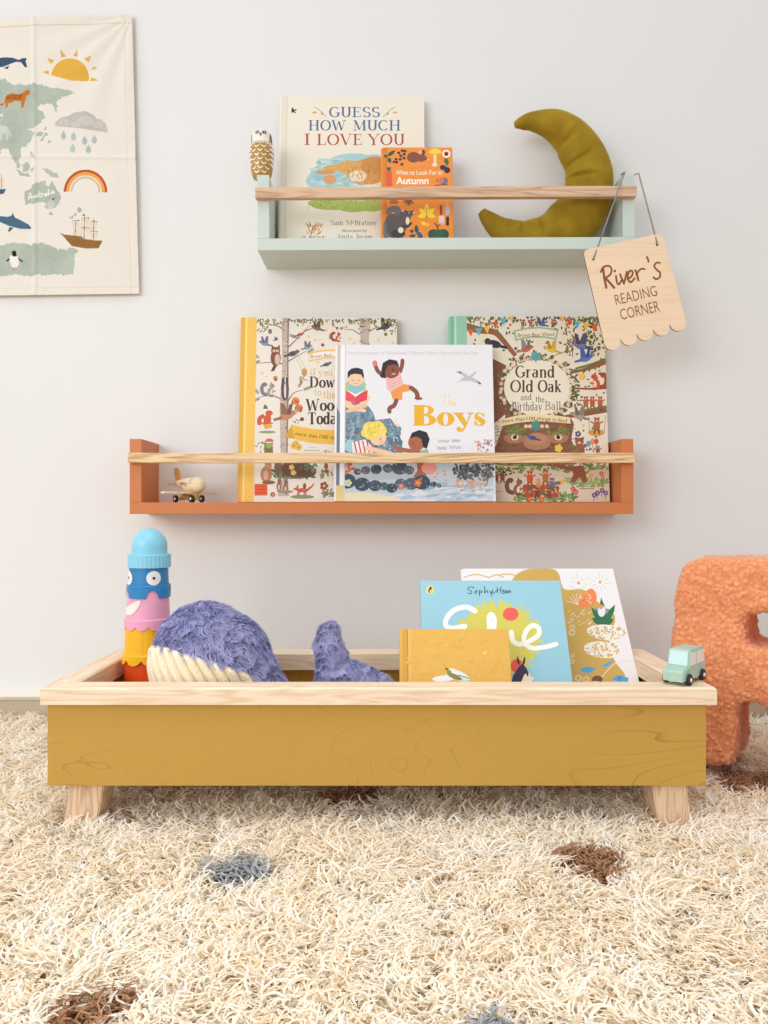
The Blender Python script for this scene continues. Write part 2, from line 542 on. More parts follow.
    def serif(s, text, x, y, width, h, c, thick=.17, thin=.05, rot=0, gap=.07, arch=0.0, narrow=1.0, slab=None):
        """high-contrast serif letters drawn with a broad pen"""
        adv = sum(GLYPH[ch][0] + gap for ch in text) - gap
        kx = width / adv
        a = math.radians(rot); ca, sa = math.cos(a), math.sin(a)
        X = 0
        for ch in text:
            w, strokes, serifs = GLYPH[ch]
            def T(p):
                u = (X + p[0]) * kx; v = p[1] * h
                if arch:
                    q = u / width - .5; v += arch * (1 - 4 * q * q)
                return (x + u * ca + v * sa, y + u * sa - v * ca)
            for st in strokes:
                th, tn = thick, thin
                if st and isinstance(st[0], str):
                    th = thin if st[0] == 't' else thick; tn = thin if st[0] == 't' else thick
                    st = st[1:]
                s.nib([T(p) for p in st], th * h, tn * h, c, math.radians(rot))
            for (sx, sy, hw) in serifs:
                s.line([T((sx - hw, sy)), T((sx + hw, sy))], (slab or thin) * h * 1.2, c)
            X += w + gap
    def build(s, name, mat, parent):
        V, FC, CC = [], [], []
        # ink layers: a polygon rises only above differently coloured ones it may cover
        n = len(s.polys)
        B = np.array([(min(p[0] for p in q), max(p[0] for p in q), min(p[1] for p in q), max(p[1] for p in q)) for q, c in s.polys])
        K = np.array([c[:3] for q, c in s.polys])
        lay = np.zeros(n)
        for i in range(1, n):
            o = np.nonzero((B[:i, 0] < B[i, 1]) & (B[:i, 1] > B[i, 0]) & (B[:i, 2] < B[i, 3]) & (B[:i, 3] > B[i, 2]))[0]
            if len(o):
                same = (np.abs(K[o] - K[i]).sum(1) < 1e-6)
                lay[i] = np.max(lay[o] + np.where(same, .22, 1))
        for i, (q, c) in enumerate(s.polys):
            b = len(V); y = -s.lift - lay[i] * s.STEP
            V += [(p[0], y, p[1]) for p in q]
            ar = sum(q[k][0] * q[(k + 1) % len(q)][1] - q[(k + 1) % len(q)][0] * q[k][1] for k in range(len(q)))
            idx = list(range(b, b + len(q)))
            FC.append(idx if ar > 0 else idx[::-1]); CC.append((c, len(q)))
        me = bpy.data.meshes.new(name)
        me.from_pydata(V, [], FC)
        col = np.concatenate([np.tile(c, (n, 1)) for c, n in CC])
        grid_colours(me, col, 'CORNER')
        me.materials.append(mat)
        return link(bpy.data.objects.new(name, me), parent)

def clip_poly(q, r):
    x0, x1, z0, z1 = r
    for ax, lim, sg in ((0, x0, 1), (0, x1, -1), (1, z0, 1), (1, z1, -1)):
        out = []
        for i in range(len(q)):
            a, b = q[i - 1], q[i]
            ia, ib = (a[ax] - lim) * sg >= 0, (b[ax] - lim) * sg >= 0
            if ia != ib:
                t = (lim - a[ax]) / (b[ax] - a[ax])
                out.append((a[0] + (b[0] - a[0]) * t, a[1] + (b[1] - a[1]) * t))
            if ib: out.append(b)
        q = out
        if len(q) < 3: return []
    return q

_SANS = {}
def sans_shape(text, bold):
    key = (text, bold)
    if key not in _SANS:
        cu = bpy.data.curves.new('t', 'FONT'); cu.body = text; cu.size = 1.0; cu.offset = bold; cu.resolution_u = 3
        o = bpy.data.objects.new('t', cu); COL.objects.link(o)
        dg = bpy.context.evaluated_depsgraph_get(); dg.update()
        me = bpy.data.meshes.new_from_object(o.evaluated_get(dg), depsgraph=dg)
        pts = [(v.co.x, v.co.y) for v in me.vertices]; faces = [list(p.vertices) for p in me.polygons]
        x0 = min(p[0] for p in pts); w = max(p[0] for p in pts) - x0
        _SANS[key] = ([(p[0] - x0, p[1]) for p in pts], faces, w)
        bpy.data.objects.remove(o); bpy.data.curves.remove(cu); bpy.data.meshes.remove(me)
    return _SANS[key]

A = arc
GLYPH = {
 ' ': (.32, [], []),
 'G': (.82, [A(.42, .5, .36, .5, 48, 330), [(.70, .42), (.70, .1)]], [(.68, .42, .17)]),
 'U': (.82, [[(.17, 1), (.17, .32)] + A(.42, .32, .25, .32, 180, 360) + [(.67, 1)]], [(.17, 1, .15), (.67, 1, .13)]),
 'E': (.72, [[(.18, 0), (.18, 1)], [(.18, .98), (.62, .98)], [(.18, .52), (.5, .52)], [(.18, .02), (.64, .02)], ['t', (.62, 1), (.62, .78)], ['t', (.64, 0), (.64, .24)], ['t', (.5, .62), (.5, .42)]], [(.14, 1, .14), (.14, 0, .14)]),
 'S': (.64, [A(.33, .74, .23, .25, 25, 270) + A(.33, .25, .25, .24, 90, -155)], []),
 'H': (.92, [[(.18, 0), (.18, 1)], [(.74, 0), (.74, 1)], [(.18, .52), (.74, .52)]], [(.18, 0, .16), (.18, 1, .16), (.74, 0, .16), (.74, 1, .16)]),
 'O': (.88, [A(.44, .5, .37, .5, 0, 360)], []),
 'W': (1.16, [[(.1, 1), (.36, 0)], ['t', (.36, 0), (.58, .9)], [(.58, .9), (.82, 0)], ['t', (.82, 0), (1.05, 1)]], [(.1, 1, .13), (1.05, 1, .12)]),
 'M': (1.04, [['t', (.14, 0), (.17, 1)], [(.17, 1), (.5, .06)], ['t', (.5, .06), (.84, 1)], [(.86, 1), (.88, 0)]], [(.14, 0, .13), (.88, 0, .14), (.12, 1, .1), (.9, 1, .1)]),
 'C': (.78, [A(.42, .5, .36, .5, 45, 318)], []),
 'I': (.38, [[(.19, 0), (.19, 1)]], [(.19, 0, .16), (.19, 1, .16)]),
 'L': (.70, [[(.18, 0), (.18, 1)], [(.18, .02), (.62, .02)], ['t', (.62, 0), (.62, .3)]], [(.18, 1, .16), (.14, 0, .14)]),
 'V': (.88, [[(.12, 1), (.44, 0)], ['t', (.44, 0), (.76, 1)]], [(.12, 1, .13), (.76, 1, .12)]),
 'Y': (.86, [[(.1, 1), (.43, .45)], ['t', (.43, .45), (.76, 1)], [(.43, .45), (.43, 0)]], [(.1, 1, .13), (.76, 1, .12), (.43, 0, .16)]),
 'B': (.78, [[(.18, 0), (.18, 1)], [(.18, .98), (.36, .98)] + A(.38, .76, .24, .22, 80, -90) + [(.18, .54)], [(.18, .54), (.38, .54)] + A(.4, .27, .28, .26, 85, -90) + [(.18, .02)]], [(.12, 0, .12), (.12, 1, .12)]),
 'D': (.84, [[(.18, 0), (.18, 1)], [(.18, .98), (.34, .98)] + A(.36, .5, .36, .48, 85, -85) + [(.18, .02)]], [(.13, 0, .13), (.13, 1, .13)]),
 'A': (.90, [['t', (.1, 0), (.43, 1)], [(.43, 1), (.78, 0)], [(.22, .34), (.64, .34)]], [(.1, 0, .12), (.8, 0, .13)]),
 'J': (.48, [[(.3, 1), (.3, .1), (.2, -.1), (.06, -.1)]], [(.28, 1, .15)]),
 'T': (.80, [[(.4, 0), (.4, 1)], [(.08, .98), (.72, .98)], ['t', (.08, 1), (.08, .76)], ['t', (.72, 1), (.72, .76)]], [(.4, 0, .16)]),
 'a': (.56, [A(.24, .5, .17, .16, 150, 0) + [(.41, .1)], A(.24, .2, .17, .19, 60, 360)], [(.44, .02, .07)]),
 'b': (.60, [[(.13, 0), (.13, 1)], A(.32, .33, .21, .33, 0, 360)], [(.08, 1, .08)]),
 'c': (.48, [A(.26, .33, .2, .33, 50, 310)], []),
 'd': (.60, [[(.46, 0), (.46, 1)], A(.26, .33, .2, .33, 0, 360)], [(.40, 1, .09), (.50, 0, .07)]),
 'e': (.52, [[(.08, .38), (.45, .38)] + A(.26, .36, .19, .30, 0, 180) + A(.27, .33, .2, .33, 180, 320)], []),
 'f': (.40, [[(.16, 0), (.16, .8)] + A(.28, .8, .12, .18, 180, 50)], [(.17, .64, .15), (.17, 0, .12)]),
 'h': (.62, [[(.13, 0), (.13, 1)], [(.13, .45)] + A(.31, .45, .17, .21, 160, 0) + [(.48, 0)]], [(.08, 1, .08), (.13, 0, .11), (.48, 0, .11)]),
 'i': (.28, [[(.14, 0), (.14, .66)], [(.14, .82), (.14, .96)]], [(.1, .66, .08), (.14, 0, .11)]),
 'k': (.62, [[(.13, 0), (.13, 1)], ['t', (.13, .28), (.46, .66)], [(.24, .40), (.50, 0)]], [(.08, 1, .08), (.13, 0, .11), (.5, 0, .11), (.46, .66, .1)]),
 'l': (.28, [[(.14, 0), (.14, 1)]], [(.09, 1, .08), (.14, 0, .12)]),
 'm': (.92, [[(.13, 0), (.13, .66)], [(.13, .45)] + A(.29, .45, .16, .21, 160, 0) + [(.45, 0)], [(.45, .45)] + A(.61, .45, .16, .21, 160, 0) + [(.77, 0)]], [(.13, 0, .1), (.45, 0, .1), (.77, 0, .1), (.08, .66, .07)]),
 'n': (.62, [[(.13, 0), (.13, .66)], [(.13, .45)] + A(.31, .45, .17, .21, 160, 0) + [(.48, 0)]], [(.08, .66, .08), (.13, 0, .11), (.48, 0, .11)]),
 'o': (.56, [A(.28, .33, .22, .33, 0, 360)], []),
 'r': (.46, [[(.13, 0), (.13, .66)], [(.13, .42)] + A(.31, .46, .16, .19, 165, 60)], [(.08, .66, .08), (.13, 0, .12)]),
 's': (.46, [A(.23, .5, .15, .16, 25, 270) + A(.23, .17, .17, .17, 90, -155)], []),
 't': (.40, [[(.18, .9), (.18, .14)] + A(.28, .14, .1, .13, 180, 300)], [(.18, .64, .15)]),
 'u': (.60, [[(.13, .66), (.13, .2)] + A(.29, .2, .16, .2, 180, 345), [(.45, .66), (.45, 0)]], [(.09, .66, .07), (.41, .66, .07), (.49, 0, .06)]),
 'w': (.80, [[(.08, .66), (.24, 0)], ['t', (.24, 0), (.39, .62)], [(.39, .62), (.54, 0)], ['t', (.54, 0), (.70, .66)]], [(.08, .66, .1), (.70, .66, .09)]),
 'y': (.60, [[(.08, .66), (.30, 0)], ['t', (.50, .66), (.24, -.22), (.14, -.28), (.06, -.22)]], [(.08, .66, .1), (.5, .66, .09)]),
}
# ------------------------------------------------------------ the setting
def wall_material():
    m, nt, b = new_mat('white emulsion wall')
    v = coords(nt)
    n1 = N(nt, 'ShaderNodeTexNoise'); n1.inputs['Scale'].default_value = 3; n1.inputs['Detail'].default_value = 4
    nt.links.new(v, n1.inputs['Vector'])
    cr = N(nt, 'ShaderNodeValToRGB')
    cr.color_ramp.elements[0].color = lin((230, 231, 232)); cr.color_ramp.elements[1].color = lin((234, 235, 236))
    nt.links.new(n1.outputs['Fac'], cr.inputs['Fac']); nt.links.new(cr.outputs['Color'], b.inputs['Base Color'])
    n2 = N(nt, 'ShaderNodeTexNoise'); n2.inputs['Scale'].default_value = 55; n2.inputs['Detail'].default_value = 6
    nt.links.new(v, n2.inputs['Vector'])
    b.inputs['Roughness'].default_value = 0.75
    b.inputs['Specular IOR Level'].default_value = 0.25
    add_bump(nt, b, n2.outputs['Fac'], 0.12, 0.003)
    return m

tag(from_bm('wall_back', box_bm(-2.6, 2.6, WALL, WALL + 0.1, -0.02, 2.6), wall_material()), kind='structure')
fl = wood('oak floorboards', (196, 160, 122), (160, 122, 88), 'x')
tag(from_bm('floor', box_bm(-2.6, 2.6, -2.2, WALL + 0.1, -0.06, 0.0), fl), kind='structure')
# skirting board with a rounded cap coloured paler than the tan face below
bm = bmesh.new()
prof = [(0.0, 0.0), (0.009, 0.0), (0.009, 0.052), (0.015, 0.054), (0.018, 0.060), (0.016, 0.068), (0.008, 0.0735), (0.0, 0.0735)]
a = [bm.verts.new((-2.6, WALL - d, z)) for d, z in prof]; b = [bm.verts.new((2.6, WALL - d, z)) for d, z in prof]
bm.faces.new(a); bm.faces.new(b[::-1])
for i in range(len(prof)):
    j = (i + 1) % len(prof); bm.faces.new([a[i], b[i], b[j], a[j]])
def skirting_material():
    m, nt, b = new_mat('skirting gloss')
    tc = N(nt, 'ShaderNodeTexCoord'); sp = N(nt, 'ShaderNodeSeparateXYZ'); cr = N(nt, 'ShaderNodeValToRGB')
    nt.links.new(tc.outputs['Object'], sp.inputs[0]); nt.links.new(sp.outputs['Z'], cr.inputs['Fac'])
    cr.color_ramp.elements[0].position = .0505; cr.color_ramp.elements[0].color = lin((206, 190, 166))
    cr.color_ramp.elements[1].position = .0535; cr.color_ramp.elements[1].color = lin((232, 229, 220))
    nt.links.new(cr.outputs['Color'], b.inputs['Base Color']); b.inputs['Roughness'].default_value = .4
    return m
tag(from_bm('baseboard_back', bm, skirting_material()), kind='structure')

# ------------------------------------------------------------ shag rug
PILE = 0.031
LEGS = []          # footprints where no yarn grows
def spot_field(x, y):
    """outline test for the woven spots: (cx, cy, half width, half depth, kind)"""
    return [(-0.137, 0.702, .034, .030, 1), (0.203, 0.732, .037, .032, 2), (-0.203, 0.508, .028, .024, 2), (0.076, 0.488, .030, .020, 1), (0.462, 0.945, .048, .040, 2), (-0.041, 0.895, .036, .03, 2), (-0.56, 0.90, .036, .03, 1), (0.62, 0.62, .038, .03, 1), (-0.60, 0.60, .038, .03, 2)]

def yarn_mat(name, k=0.45):
    """woolly fibre: matt, letting part of the light through"""
    m, nt, b = new_mat(name)
    a = N(nt, 'ShaderNodeAttribute'); a.attribute_name = 'Col'
    d = N(nt, 'ShaderNodeBsdfDiffuse'); t = N(nt, 'ShaderNodeBsdfTranslucent'); mx = N(nt, 'ShaderNodeMixShader')
    mx.inputs['Fac'].default_value = k
    nt.links.new(a.outputs['Color'], d.inputs['Color']); nt.links.new(a.outputs['Color'], t.inputs['Color'])
    nt.links.new(d.outputs[0], mx.inputs[1]); nt.links.new(t.outputs[0], mx.inputs[2])
    nt.nodes.remove(b)
    nt.links.new(mx.outputs[0], nt.nodes['Material Output'].inputs['Surface'])
    return m

def make_rug():
    rug = thing('shag_rug', 'deep cream shag rug with small brown and grey spots, spread under the storage box', 'rug', (0, 0, 0))
    back = from_bm('rug_backing', box_bm(-0.98, 0.98, 0.40, 1.222, 0.0005, 0.008), plain('rug backing', (214, 190, 152), 0.95, 0.15, 60), rug)
    x0, x1, y0, y1 = -0.97, 0.97, 0.405, 1.215
    st = 0.0027
    nx, ny = int((x1 - x0) / st), int((y1 - y0) / st)
    gx, gy = np.meshgrid(np.linspace(x0, x1, nx), np.linspace(y0, y1, ny))
    P = np.stack([gx.ravel(), gy.ravel()], 1) + RNG.uniform(-st * .6, st * .6, (nx * ny, 2))
    # thin out where only an oblique step aside would look: outside the view wedge
    wedge = np.abs(P[:, 0]) < 0.10 + P[:, 1] * 0.60
    P = P[wedge | (RNG.uniform(size=len(P)) < 0.35)]
    n = len(P)
    keep = np.ones(n, bool)
    for (a, b, c, d) in LEGS:
        keep &= ~((P[:, 0] > a) & (P[:, 0] < b) & (P[:, 1] > c) & (P[:, 1] < d))
    P = P[keep]; n = len(P)
    # lean: each tuft tousled its own way, with a loose drift across the rug
    z3 = np.concatenate([P, np.zeros((n, 1))], 1)
    sw = vnoise(z3, 8, 1.3) * 4.0 + vnoise(z3, 36, 4.1) * 5.5 + RNG.normal(0, .28, n)
    am = np.clip(0.46 + 0.75 * vnoise(z3, 11, 7.7) + .35 * vnoise(z3, 50, 3.7) + RNG.normal(0, .12, n), .05, 1.1)
    bend = np.stack([np.cos(sw) * am, np.sin(sw) * am - 0.10, RNG.normal(-0.10, 0.12, n)], 1) * 0.8
    nrm = np.stack([RNG.normal(0, .15, n), RNG.normal(0, .15, n), np.ones(n)], 1); nrm /= np.linalg.norm(nrm, axis=1, keepdims=True)
    hgt = 0.031 * (1 + 0.22 * np.clip((P[:, 1] - .95) / .2, 0, 1)) * (1 + 0.26 * vnoise(z3, 12, 2.2) + 0.25 * vnoise(z3, 42, 6.2)) * RNG.uniform(0.75, 1.2, n)
    for (cx, cy, rx, ry) in [(0.43, 1.02, .07, .07)]:     # pressed flat under the cushion
        hgt = np.where(((P[:, 0] - cx) / rx) ** 2 + ((P[:, 1] - cy) / ry) ** 2 < 1, hgt * .85, hgt)
    rad = RNG.uniform(0.0008, 0.0015, n)
    cream = np.array(lin((255, 254, 251))[:3]); tan = np.array(lin((251, 242, 223))[:3])
    f = np.clip(RNG.normal(0.35, 0.25, n) + 0.3 * vnoise(z3, 40, 5.5) + 0.3 * vnoise(z3, 10, 3.3), 0, 1)[:, None]
    cols = cream * (1 - f) + tan * f
    brown = np.array(lin((210, 168, 132))[:3]); grey = np.array(lin((206, 210, 214))[:3])
    wob = vnoise(z3, 45, 9.2) * .22
    for (cx, cy, rx, ry, k) in spot_field(0, 0):
        q = np.abs((P[:, 0] - cx) / rx) ** 1.5 + np.abs((P[:, 1] - cy) / ry) ** 1.5 < 1 + wob
        base = grey if k == 1 else brown
        cols = np.where(q[:, None], base * RNG.uniform(0.8, 1.1, (n, 1)), cols)
        bend = np.where(q[:, None], bend * .6, bend)
    root = np.concatenate([P, np.full((n, 1), 0.007)], 1)
    ym = yarn_mat('wool yarn')
    pile = strands('pile', root, nrm, hgt, rad, bend, 0.17, cols, ym, rug, nseg=7, tipfade=(0.97, 1.0), freq=8.0, phase=vnoise(z3, 75, 19.0) * 9 + RNG.normal(0, .5, n))
    pile['kind'] = 'stuff'
    return rug
# ------------------------------------------------------------ wall shelves
def wall_shelf(label, x0, x1, ytop, ybase, ybot, ty, paint, rail_mat, railx, raily, roll=0.0):
    """front outlines in pixels at the shelf's front plane"""
    YF = 1.16
    X0, X1 = PX(x0, YF), PX(x1, YF)
    zt, zb, z0 = PZ(ytop, YF), PZ(ybase, YF), PZ(ybot, YF)
    cx = (X0 + X1) / 2
    t = thing('wall_shelf', label, 'shelf', (cx, YF, z0), (0, roll, 0), group='wall mounted book ledges')
    w = (X1 - X0) / 2; d = WALL - YF; th = 0.0188
    from_bm('base_board', box_bm(-w, w, 0, d, 0, zb - z0, 0.0008), paint, t)
    for s in (-1, 1):
        a, b = sorted((s * w, s * (w - th)))
        from_bm('side_panel', box_bm(a, b, 0, d, zb - z0, zt - z0, 0.0008), paint, t)
    r0, r1 = PX(railx[0], 1.149) - cx, PX(railx[1], 1.149) - cx
    from_bm('front_rail', box_bm(r0, r1, -0.011, 0, PZ(raily[1], 1.149) - z0, PZ(raily[0], 1.149) - z0, 0.001), rail_mat, t)
    return zb

ZT = wall_shelf('sage green wall shelf with oak front rail, upper of the two', 257.5, 635, 174, 237.6, 249.6, 12, M['teal'], M['oak'], (255.3, 637), (186.4, 197), -math.radians(0.25))
ZO = wall_shelf('terracotta wall shelf with pine front rail, lower of the two', 129.5, 633.5, 438.8, 502.4, 514, 12, M['terracotta'], M['pine'], (127.5, 635), (452.7, 462.8))

# ------------------------------------------------------------ low storage box
BZ = 0.115     # inside floor of the box
def storage_box():
    X0, X1, Y0, Y1 = -0.3724, 0.3605, 0.80, 1.028
    zt, zr, zi, zb = 0.1777, 0.1591, 0.1546, 0.0684
    t = thing('book_box', 'low mustard yellow storage box with pale timber rim and splayed legs on the rug', 'storage box', ((X0 + X1) / 2, Y0, 0))
    ox, oy = (X0 + X1) / 2, Y0
    e = 0.006; th = 0.012
    bx0, bx1, by0, by1 = X0 + .0042 - ox, X1 - .0082 - ox, Y0 + 0.008 - oy, Y1 - 0.008 - oy
    from_bm('front_panel', box_bm(bx0, bx1, by0, by0 + th, zb, zr, 0.001), M['mustard'], t)
    from_bm('back_panel', box_bm(bx0, bx1, by1 - th, by1, zb, zr, 0.001), M['mustard'], t)
    from_bm('side_panel', box_bm(bx0, bx0 + th, by0 + th, by1 - th, zb, zr), M['mustard'], t)
    from_bm('side_panel', box_bm(bx1 - th, bx1, by0 + th, by1 - th, zb, zr), M['mustard'], t)
    from_bm('bottom_panel', box_bm(bx0 + th, bx1 - th, by0 + th, by1 - th, BZ - 0.012, BZ), M['mustard'], t)
    # mitred rim: profile (distance in from the outer edge, z)
    prof = [(0, zr), (0, zt - .002), (.002, zt), (.028, zt), (.030, zt - .002), (.030, zi), (.0195, zi), (.0195, zr)]
    cor = [(X0 - ox, Y0 - oy, 1, 1), (X1 - ox, Y0 - oy, -1, 1), (X1 - ox, Y1 - oy, -1, -1), (X0 - ox, Y1 - oy, 1, -1)]
    for i in range(4):
        bm = bmesh.new()
        ends = []
        for (cx, cy, sx, sy) in (cor[i], cor[(i + 1) % 4]):
            ends.append([bm.verts.new((cx + sx * d, cy + sy * d, z)) for d, z in prof])
        a, b = ends
        bm.faces.new(a); bm.faces.new(b[::-1])
        for k in range(len(prof)):
            j = (k + 1) % len(prof); bm.faces.new([a[k], b[k], b[j], a[j]])
        from_bm('rim_rail', bm, M['ash'] if i % 2 == 0 else M['ash_y'], t)
    # splayed legs
    for sx in (-1, 1):
        for back in (0, 1):
            yt = (0.822 if not back else 0.962) - oy
            xi = (PX(70, .822) if sx < 0 else PX(686, .822)) - ox
            w = 0.0385 * -sx
            dx = (0.0085 if sx > 0 else -0.0085); dy = -0.004 if not back else 0.004
            bm = bmesh.new()
            def ring(z, ox_, oy_, k):
                return [bm.verts.new((xi + ox_ + (w * k if a else 0), yt + oy_ + (0.042 * k if b else 0), z)) for a, b in ((0, 0), (1, 0), (1, 1), (0, 1))]
            top = ring(zb, 0, 0, 1); bot = ring(0.0085, dx, dy, .97)
            bm.faces.new(top); bm.faces.new(bot[::-1])
            for k in range(4): bm.faces.new([top[k], bot[k], bot[(k + 1) % 4], top[(k + 1) % 4]])
            bmesh.ops.recalc_face_normals(bm, faces=bm.faces)
            bmesh.ops.bevel(bm, geom=list(bm.edges), offset=.0015, segments=2, affect='EDGES')
            from_bm('leg', bm, M['ash_z'], t)
            xs = sorted((xi + dx + ox, xi + dx + w + ox))
            LEGS.append((xs[0] - .002, xs[1] + .002, yt + dy + oy - .002, yt + dy + oy + .046))
    return t
storage_box()
make_rug()
# ------------------------------------------------------------ books
def book(label, cat_label, X, Y, z, w, h, t, lean, cover, spine=None, yaw=0.0, soft=False, spine_w=0.0):
    """origin: lower left front corner; stands on its lower back edge, top tipped towards the wall"""
    grp = 'books in the mustard box' if z < .2 else 'books on the terracotta shelf' if z < .6 else 'books on the sage green shelf'
    b = thing('picture_book', label, cat_label, (X, Y, z + t * math.sin(lean)), (-lean, 0, yaw), grp)
    bd = 0.0022 if not soft else 0.0006
    bm = bmesh.new()
    box_bm(0, w, 0, bd, 0, h, bd * .3, 1, bm)
    box_bm(0, w, t - bd, t, 0, h, bd * .3, 1, bm)
    if not soft:
        # rounded spine
        pr = [(0.0, bd * .2), (-0.0018, bd), (-0.003, t * .3), (-0.0034, t * .5), (-0.003, t * .7), (-0.0018, t - bd), (0.0, t - bd * .2), (bd, t - bd), (bd, bd)]
    else:
        pr = [(0.0, 0.0), (-0.0004, t * .5), (0.0, t), (bd, t), (bd, 0)]
    lo = [bm.verts.new((x, y, 0.0005)) for x, y in pr]; hi = [bm.verts.new((x, y, h - .0005)) for x, y in pr]
    bm.faces.new(lo); bm.faces.new(hi[::-1])
    for i in range(len(pr)):
        j = (i + 1) % len(pr); bm.faces.new([lo[i], hi[i], hi[j], lo[j]])
    from_bm('cover', bm, cover, b)
    q = 0.0025 if not soft else 0.0004
    from_bm('page_block', box_bm(bd * 1.2, w - q, bd, t - bd, q, h - q), M['paper'], b)
    bpy.context.view_layer.update()
    a = Art(b.matrix_world.copy())
    a.w, a.h, a.obj = w, h, b
    a.clip = (0.0003, w - 0.0003, 0.0003, h - 0.0003)
    return a

def full(a, c):
    a.poly([(0, 0), (a.w, 0), (a.w, a.h), (0, a.h)], c, raw=True)

def strip(a, f0, f1, c):
    a.poly([(a.w * f0, 0), (a.w * f1, 0), (a.w * f1, a.h), (a.w * f0, a.h)], c, raw=True)

def paper_mat(n, c): return plain(n, c, 0.5, 0.02, 30)

# --- cream book with the blue and red serif title ---------------------
def cream_book():
    Yb, lean = 1.214, math.radians(4.6)
    z = ZT
    top = PZ(97, 1.235)
    w = (424.5 - 281) * 1.228 / F
    a = book('large cream picture book with blue and red serif title on the sage green shelf', 'book', PX(281, 1.228), Yb, z, w, (top - z) / math.cos(lean), 0.0105, lean, paper_mat('cream cover', (236, 230, 214)))
    full(a, (238, 232, 216))
    strip(a, 0, .035, (232, 226, 210)); strip(a, .035, .042, (222, 215, 198))
    a.crop = (270, 90, 4.518)
    blue, red = (72, 104, 150), (178, 78, 66)
    a.serif('GUESS', 268, 122, 228, 44, blue, .19, .055)
    a.serif('HOW', 174, 182, 168, 44, blue, .19, .055)
    a.serif('MUCH', 376, 182, 214, 44, blue, .19, .055)
    a.serif('I', 154, 247, 28, 48, red, .2, .06)
    a.serif('LOVE', 212, 248, 206, 48, red, .19, .055)
    a.serif('YOU', 442, 248, 166, 48, red, .19, .055)
    # two little flower sprigs beside the first line
    for s, x in ((1, 200), (-1, 566)):
        a.line([(x, 78), (x + s * 22, 90), (x + s * 54, 122)], 2.6, (150, 140, 90), True)
        a.leaf(x + s * 14, 102, 26, 9, 180 if s > 0 else 0, (214, 160, 120))
        a.leaf(x + s * 30, 100, 18, 7, 60 if s > 0 else 120, (160, 160, 110))
    # small dark publisher mark
    a.poly([(98, 82), (106, 80), (107, 90), (118, 86), (121, 90), (110, 96), (119, 103), (113, 105), (106, 99), (100, 105), (97, 100)], (40, 38, 38))
    # pale blue wash, an ochre bushy mound and a strip of turf
    rnd = random.Random(3)
    sky = (168, 208, 212)
    for x, y, rx, ry in ((410, 360, 190, 62), (300, 380, 120, 60), (380, 330, 120, 44), (470, 340, 60, 50), (250, 410, 88, 48)):
        a.ell(x, y, rx, ry, sky)
    for _ in range(40):
        a.ell(rnd.uniform(190, 500), rnd.uniform(310, 440), rnd.uniform(8, 26), rnd.uniform(4, 9), rnd.choice([(184, 216, 218), (154, 196, 204), (196, 222, 220)]))
    for x, y, rx, ry, c in ((440, 370, 96, 58, (214, 158, 84)), (360, 350, 60, 32, (222, 170, 98)), (470, 340, 60, 40, (206, 146, 72)), (300, 352, 60, 14, (222, 170, 98)), (250, 372, 46, 10, (214, 158, 84)), (396, 390, 40, 26, (240, 222, 190)), (270, 404, 30, 22, (216, 166, 110))):
        a.ell(x, y, rx, ry, c)
    for _ in range(90):
        x = rnd.uniform(330, 500); a.leaf(x, rnd.uniform(325, 420), rnd.uniform(8, 22), 3, rnd.uniform(60, 130), rnd.choice([(186, 126, 56), (226, 178, 110), (170, 110, 50)]))
    a.crop = (270, 195, 6.68)
    for x, y, rx, ry in ((420, 66, 150, 36), (560, 76, 120, 40), (680, 70, 90, 42), (330, 56, 80, 26)):
        a.ell(x, y, rx, ry, (164, 188, 92))
    for _ in range(160):
        a.leaf(rnd.uniform(255, 745), rnd.uniform(20, 100), rnd.uniform(14, 30), 4, rnd.uniform(240, 300), rnd.choice([(140, 166, 70), (186, 204, 116), (112, 136, 58), (204, 160, 90)]))
    # lower left tuft of ochre grass
    for _ in range(46):
        x = rnd.uniform(252, 340); a.leaf(x, rnd.uniform(210, 278), rnd.uniform(20, 46), 6, rnd.uniform(235, 305), rnd.choice([(206, 144, 82), (190, 122, 66), (226, 178, 122), (168, 112, 64)]))
    for _ in range(26):
        a.leaf(rnd.uniform(215, 370), 288, rnd.uniform(12, 20), 4, rnd.uniform(235, 305), (128, 120, 76))
    ink = (84, 72, 66)
    a.serif('Sam', 406, 201, 82, 32, ink, .12, .05)
    a.serif('M', 508, 201, 40, 32, ink, .12, .05); a.serif('c', 548, 190, 14, 22, ink, .14, .06)
    a.serif('Bratney', 566, 201, 146, 32, ink, .12, .05)
    a.sans('illustrated by', 480, 248, 166, 22, ink, shear=.25)
    a.serif('Anita', 446, 296, 108, 34, ink, .12, .05); a.serif('Jeram', 572, 296, 110, 34, ink, .12, .05)
    a.build('cover_print', M['print'], a.obj)
cream_book()

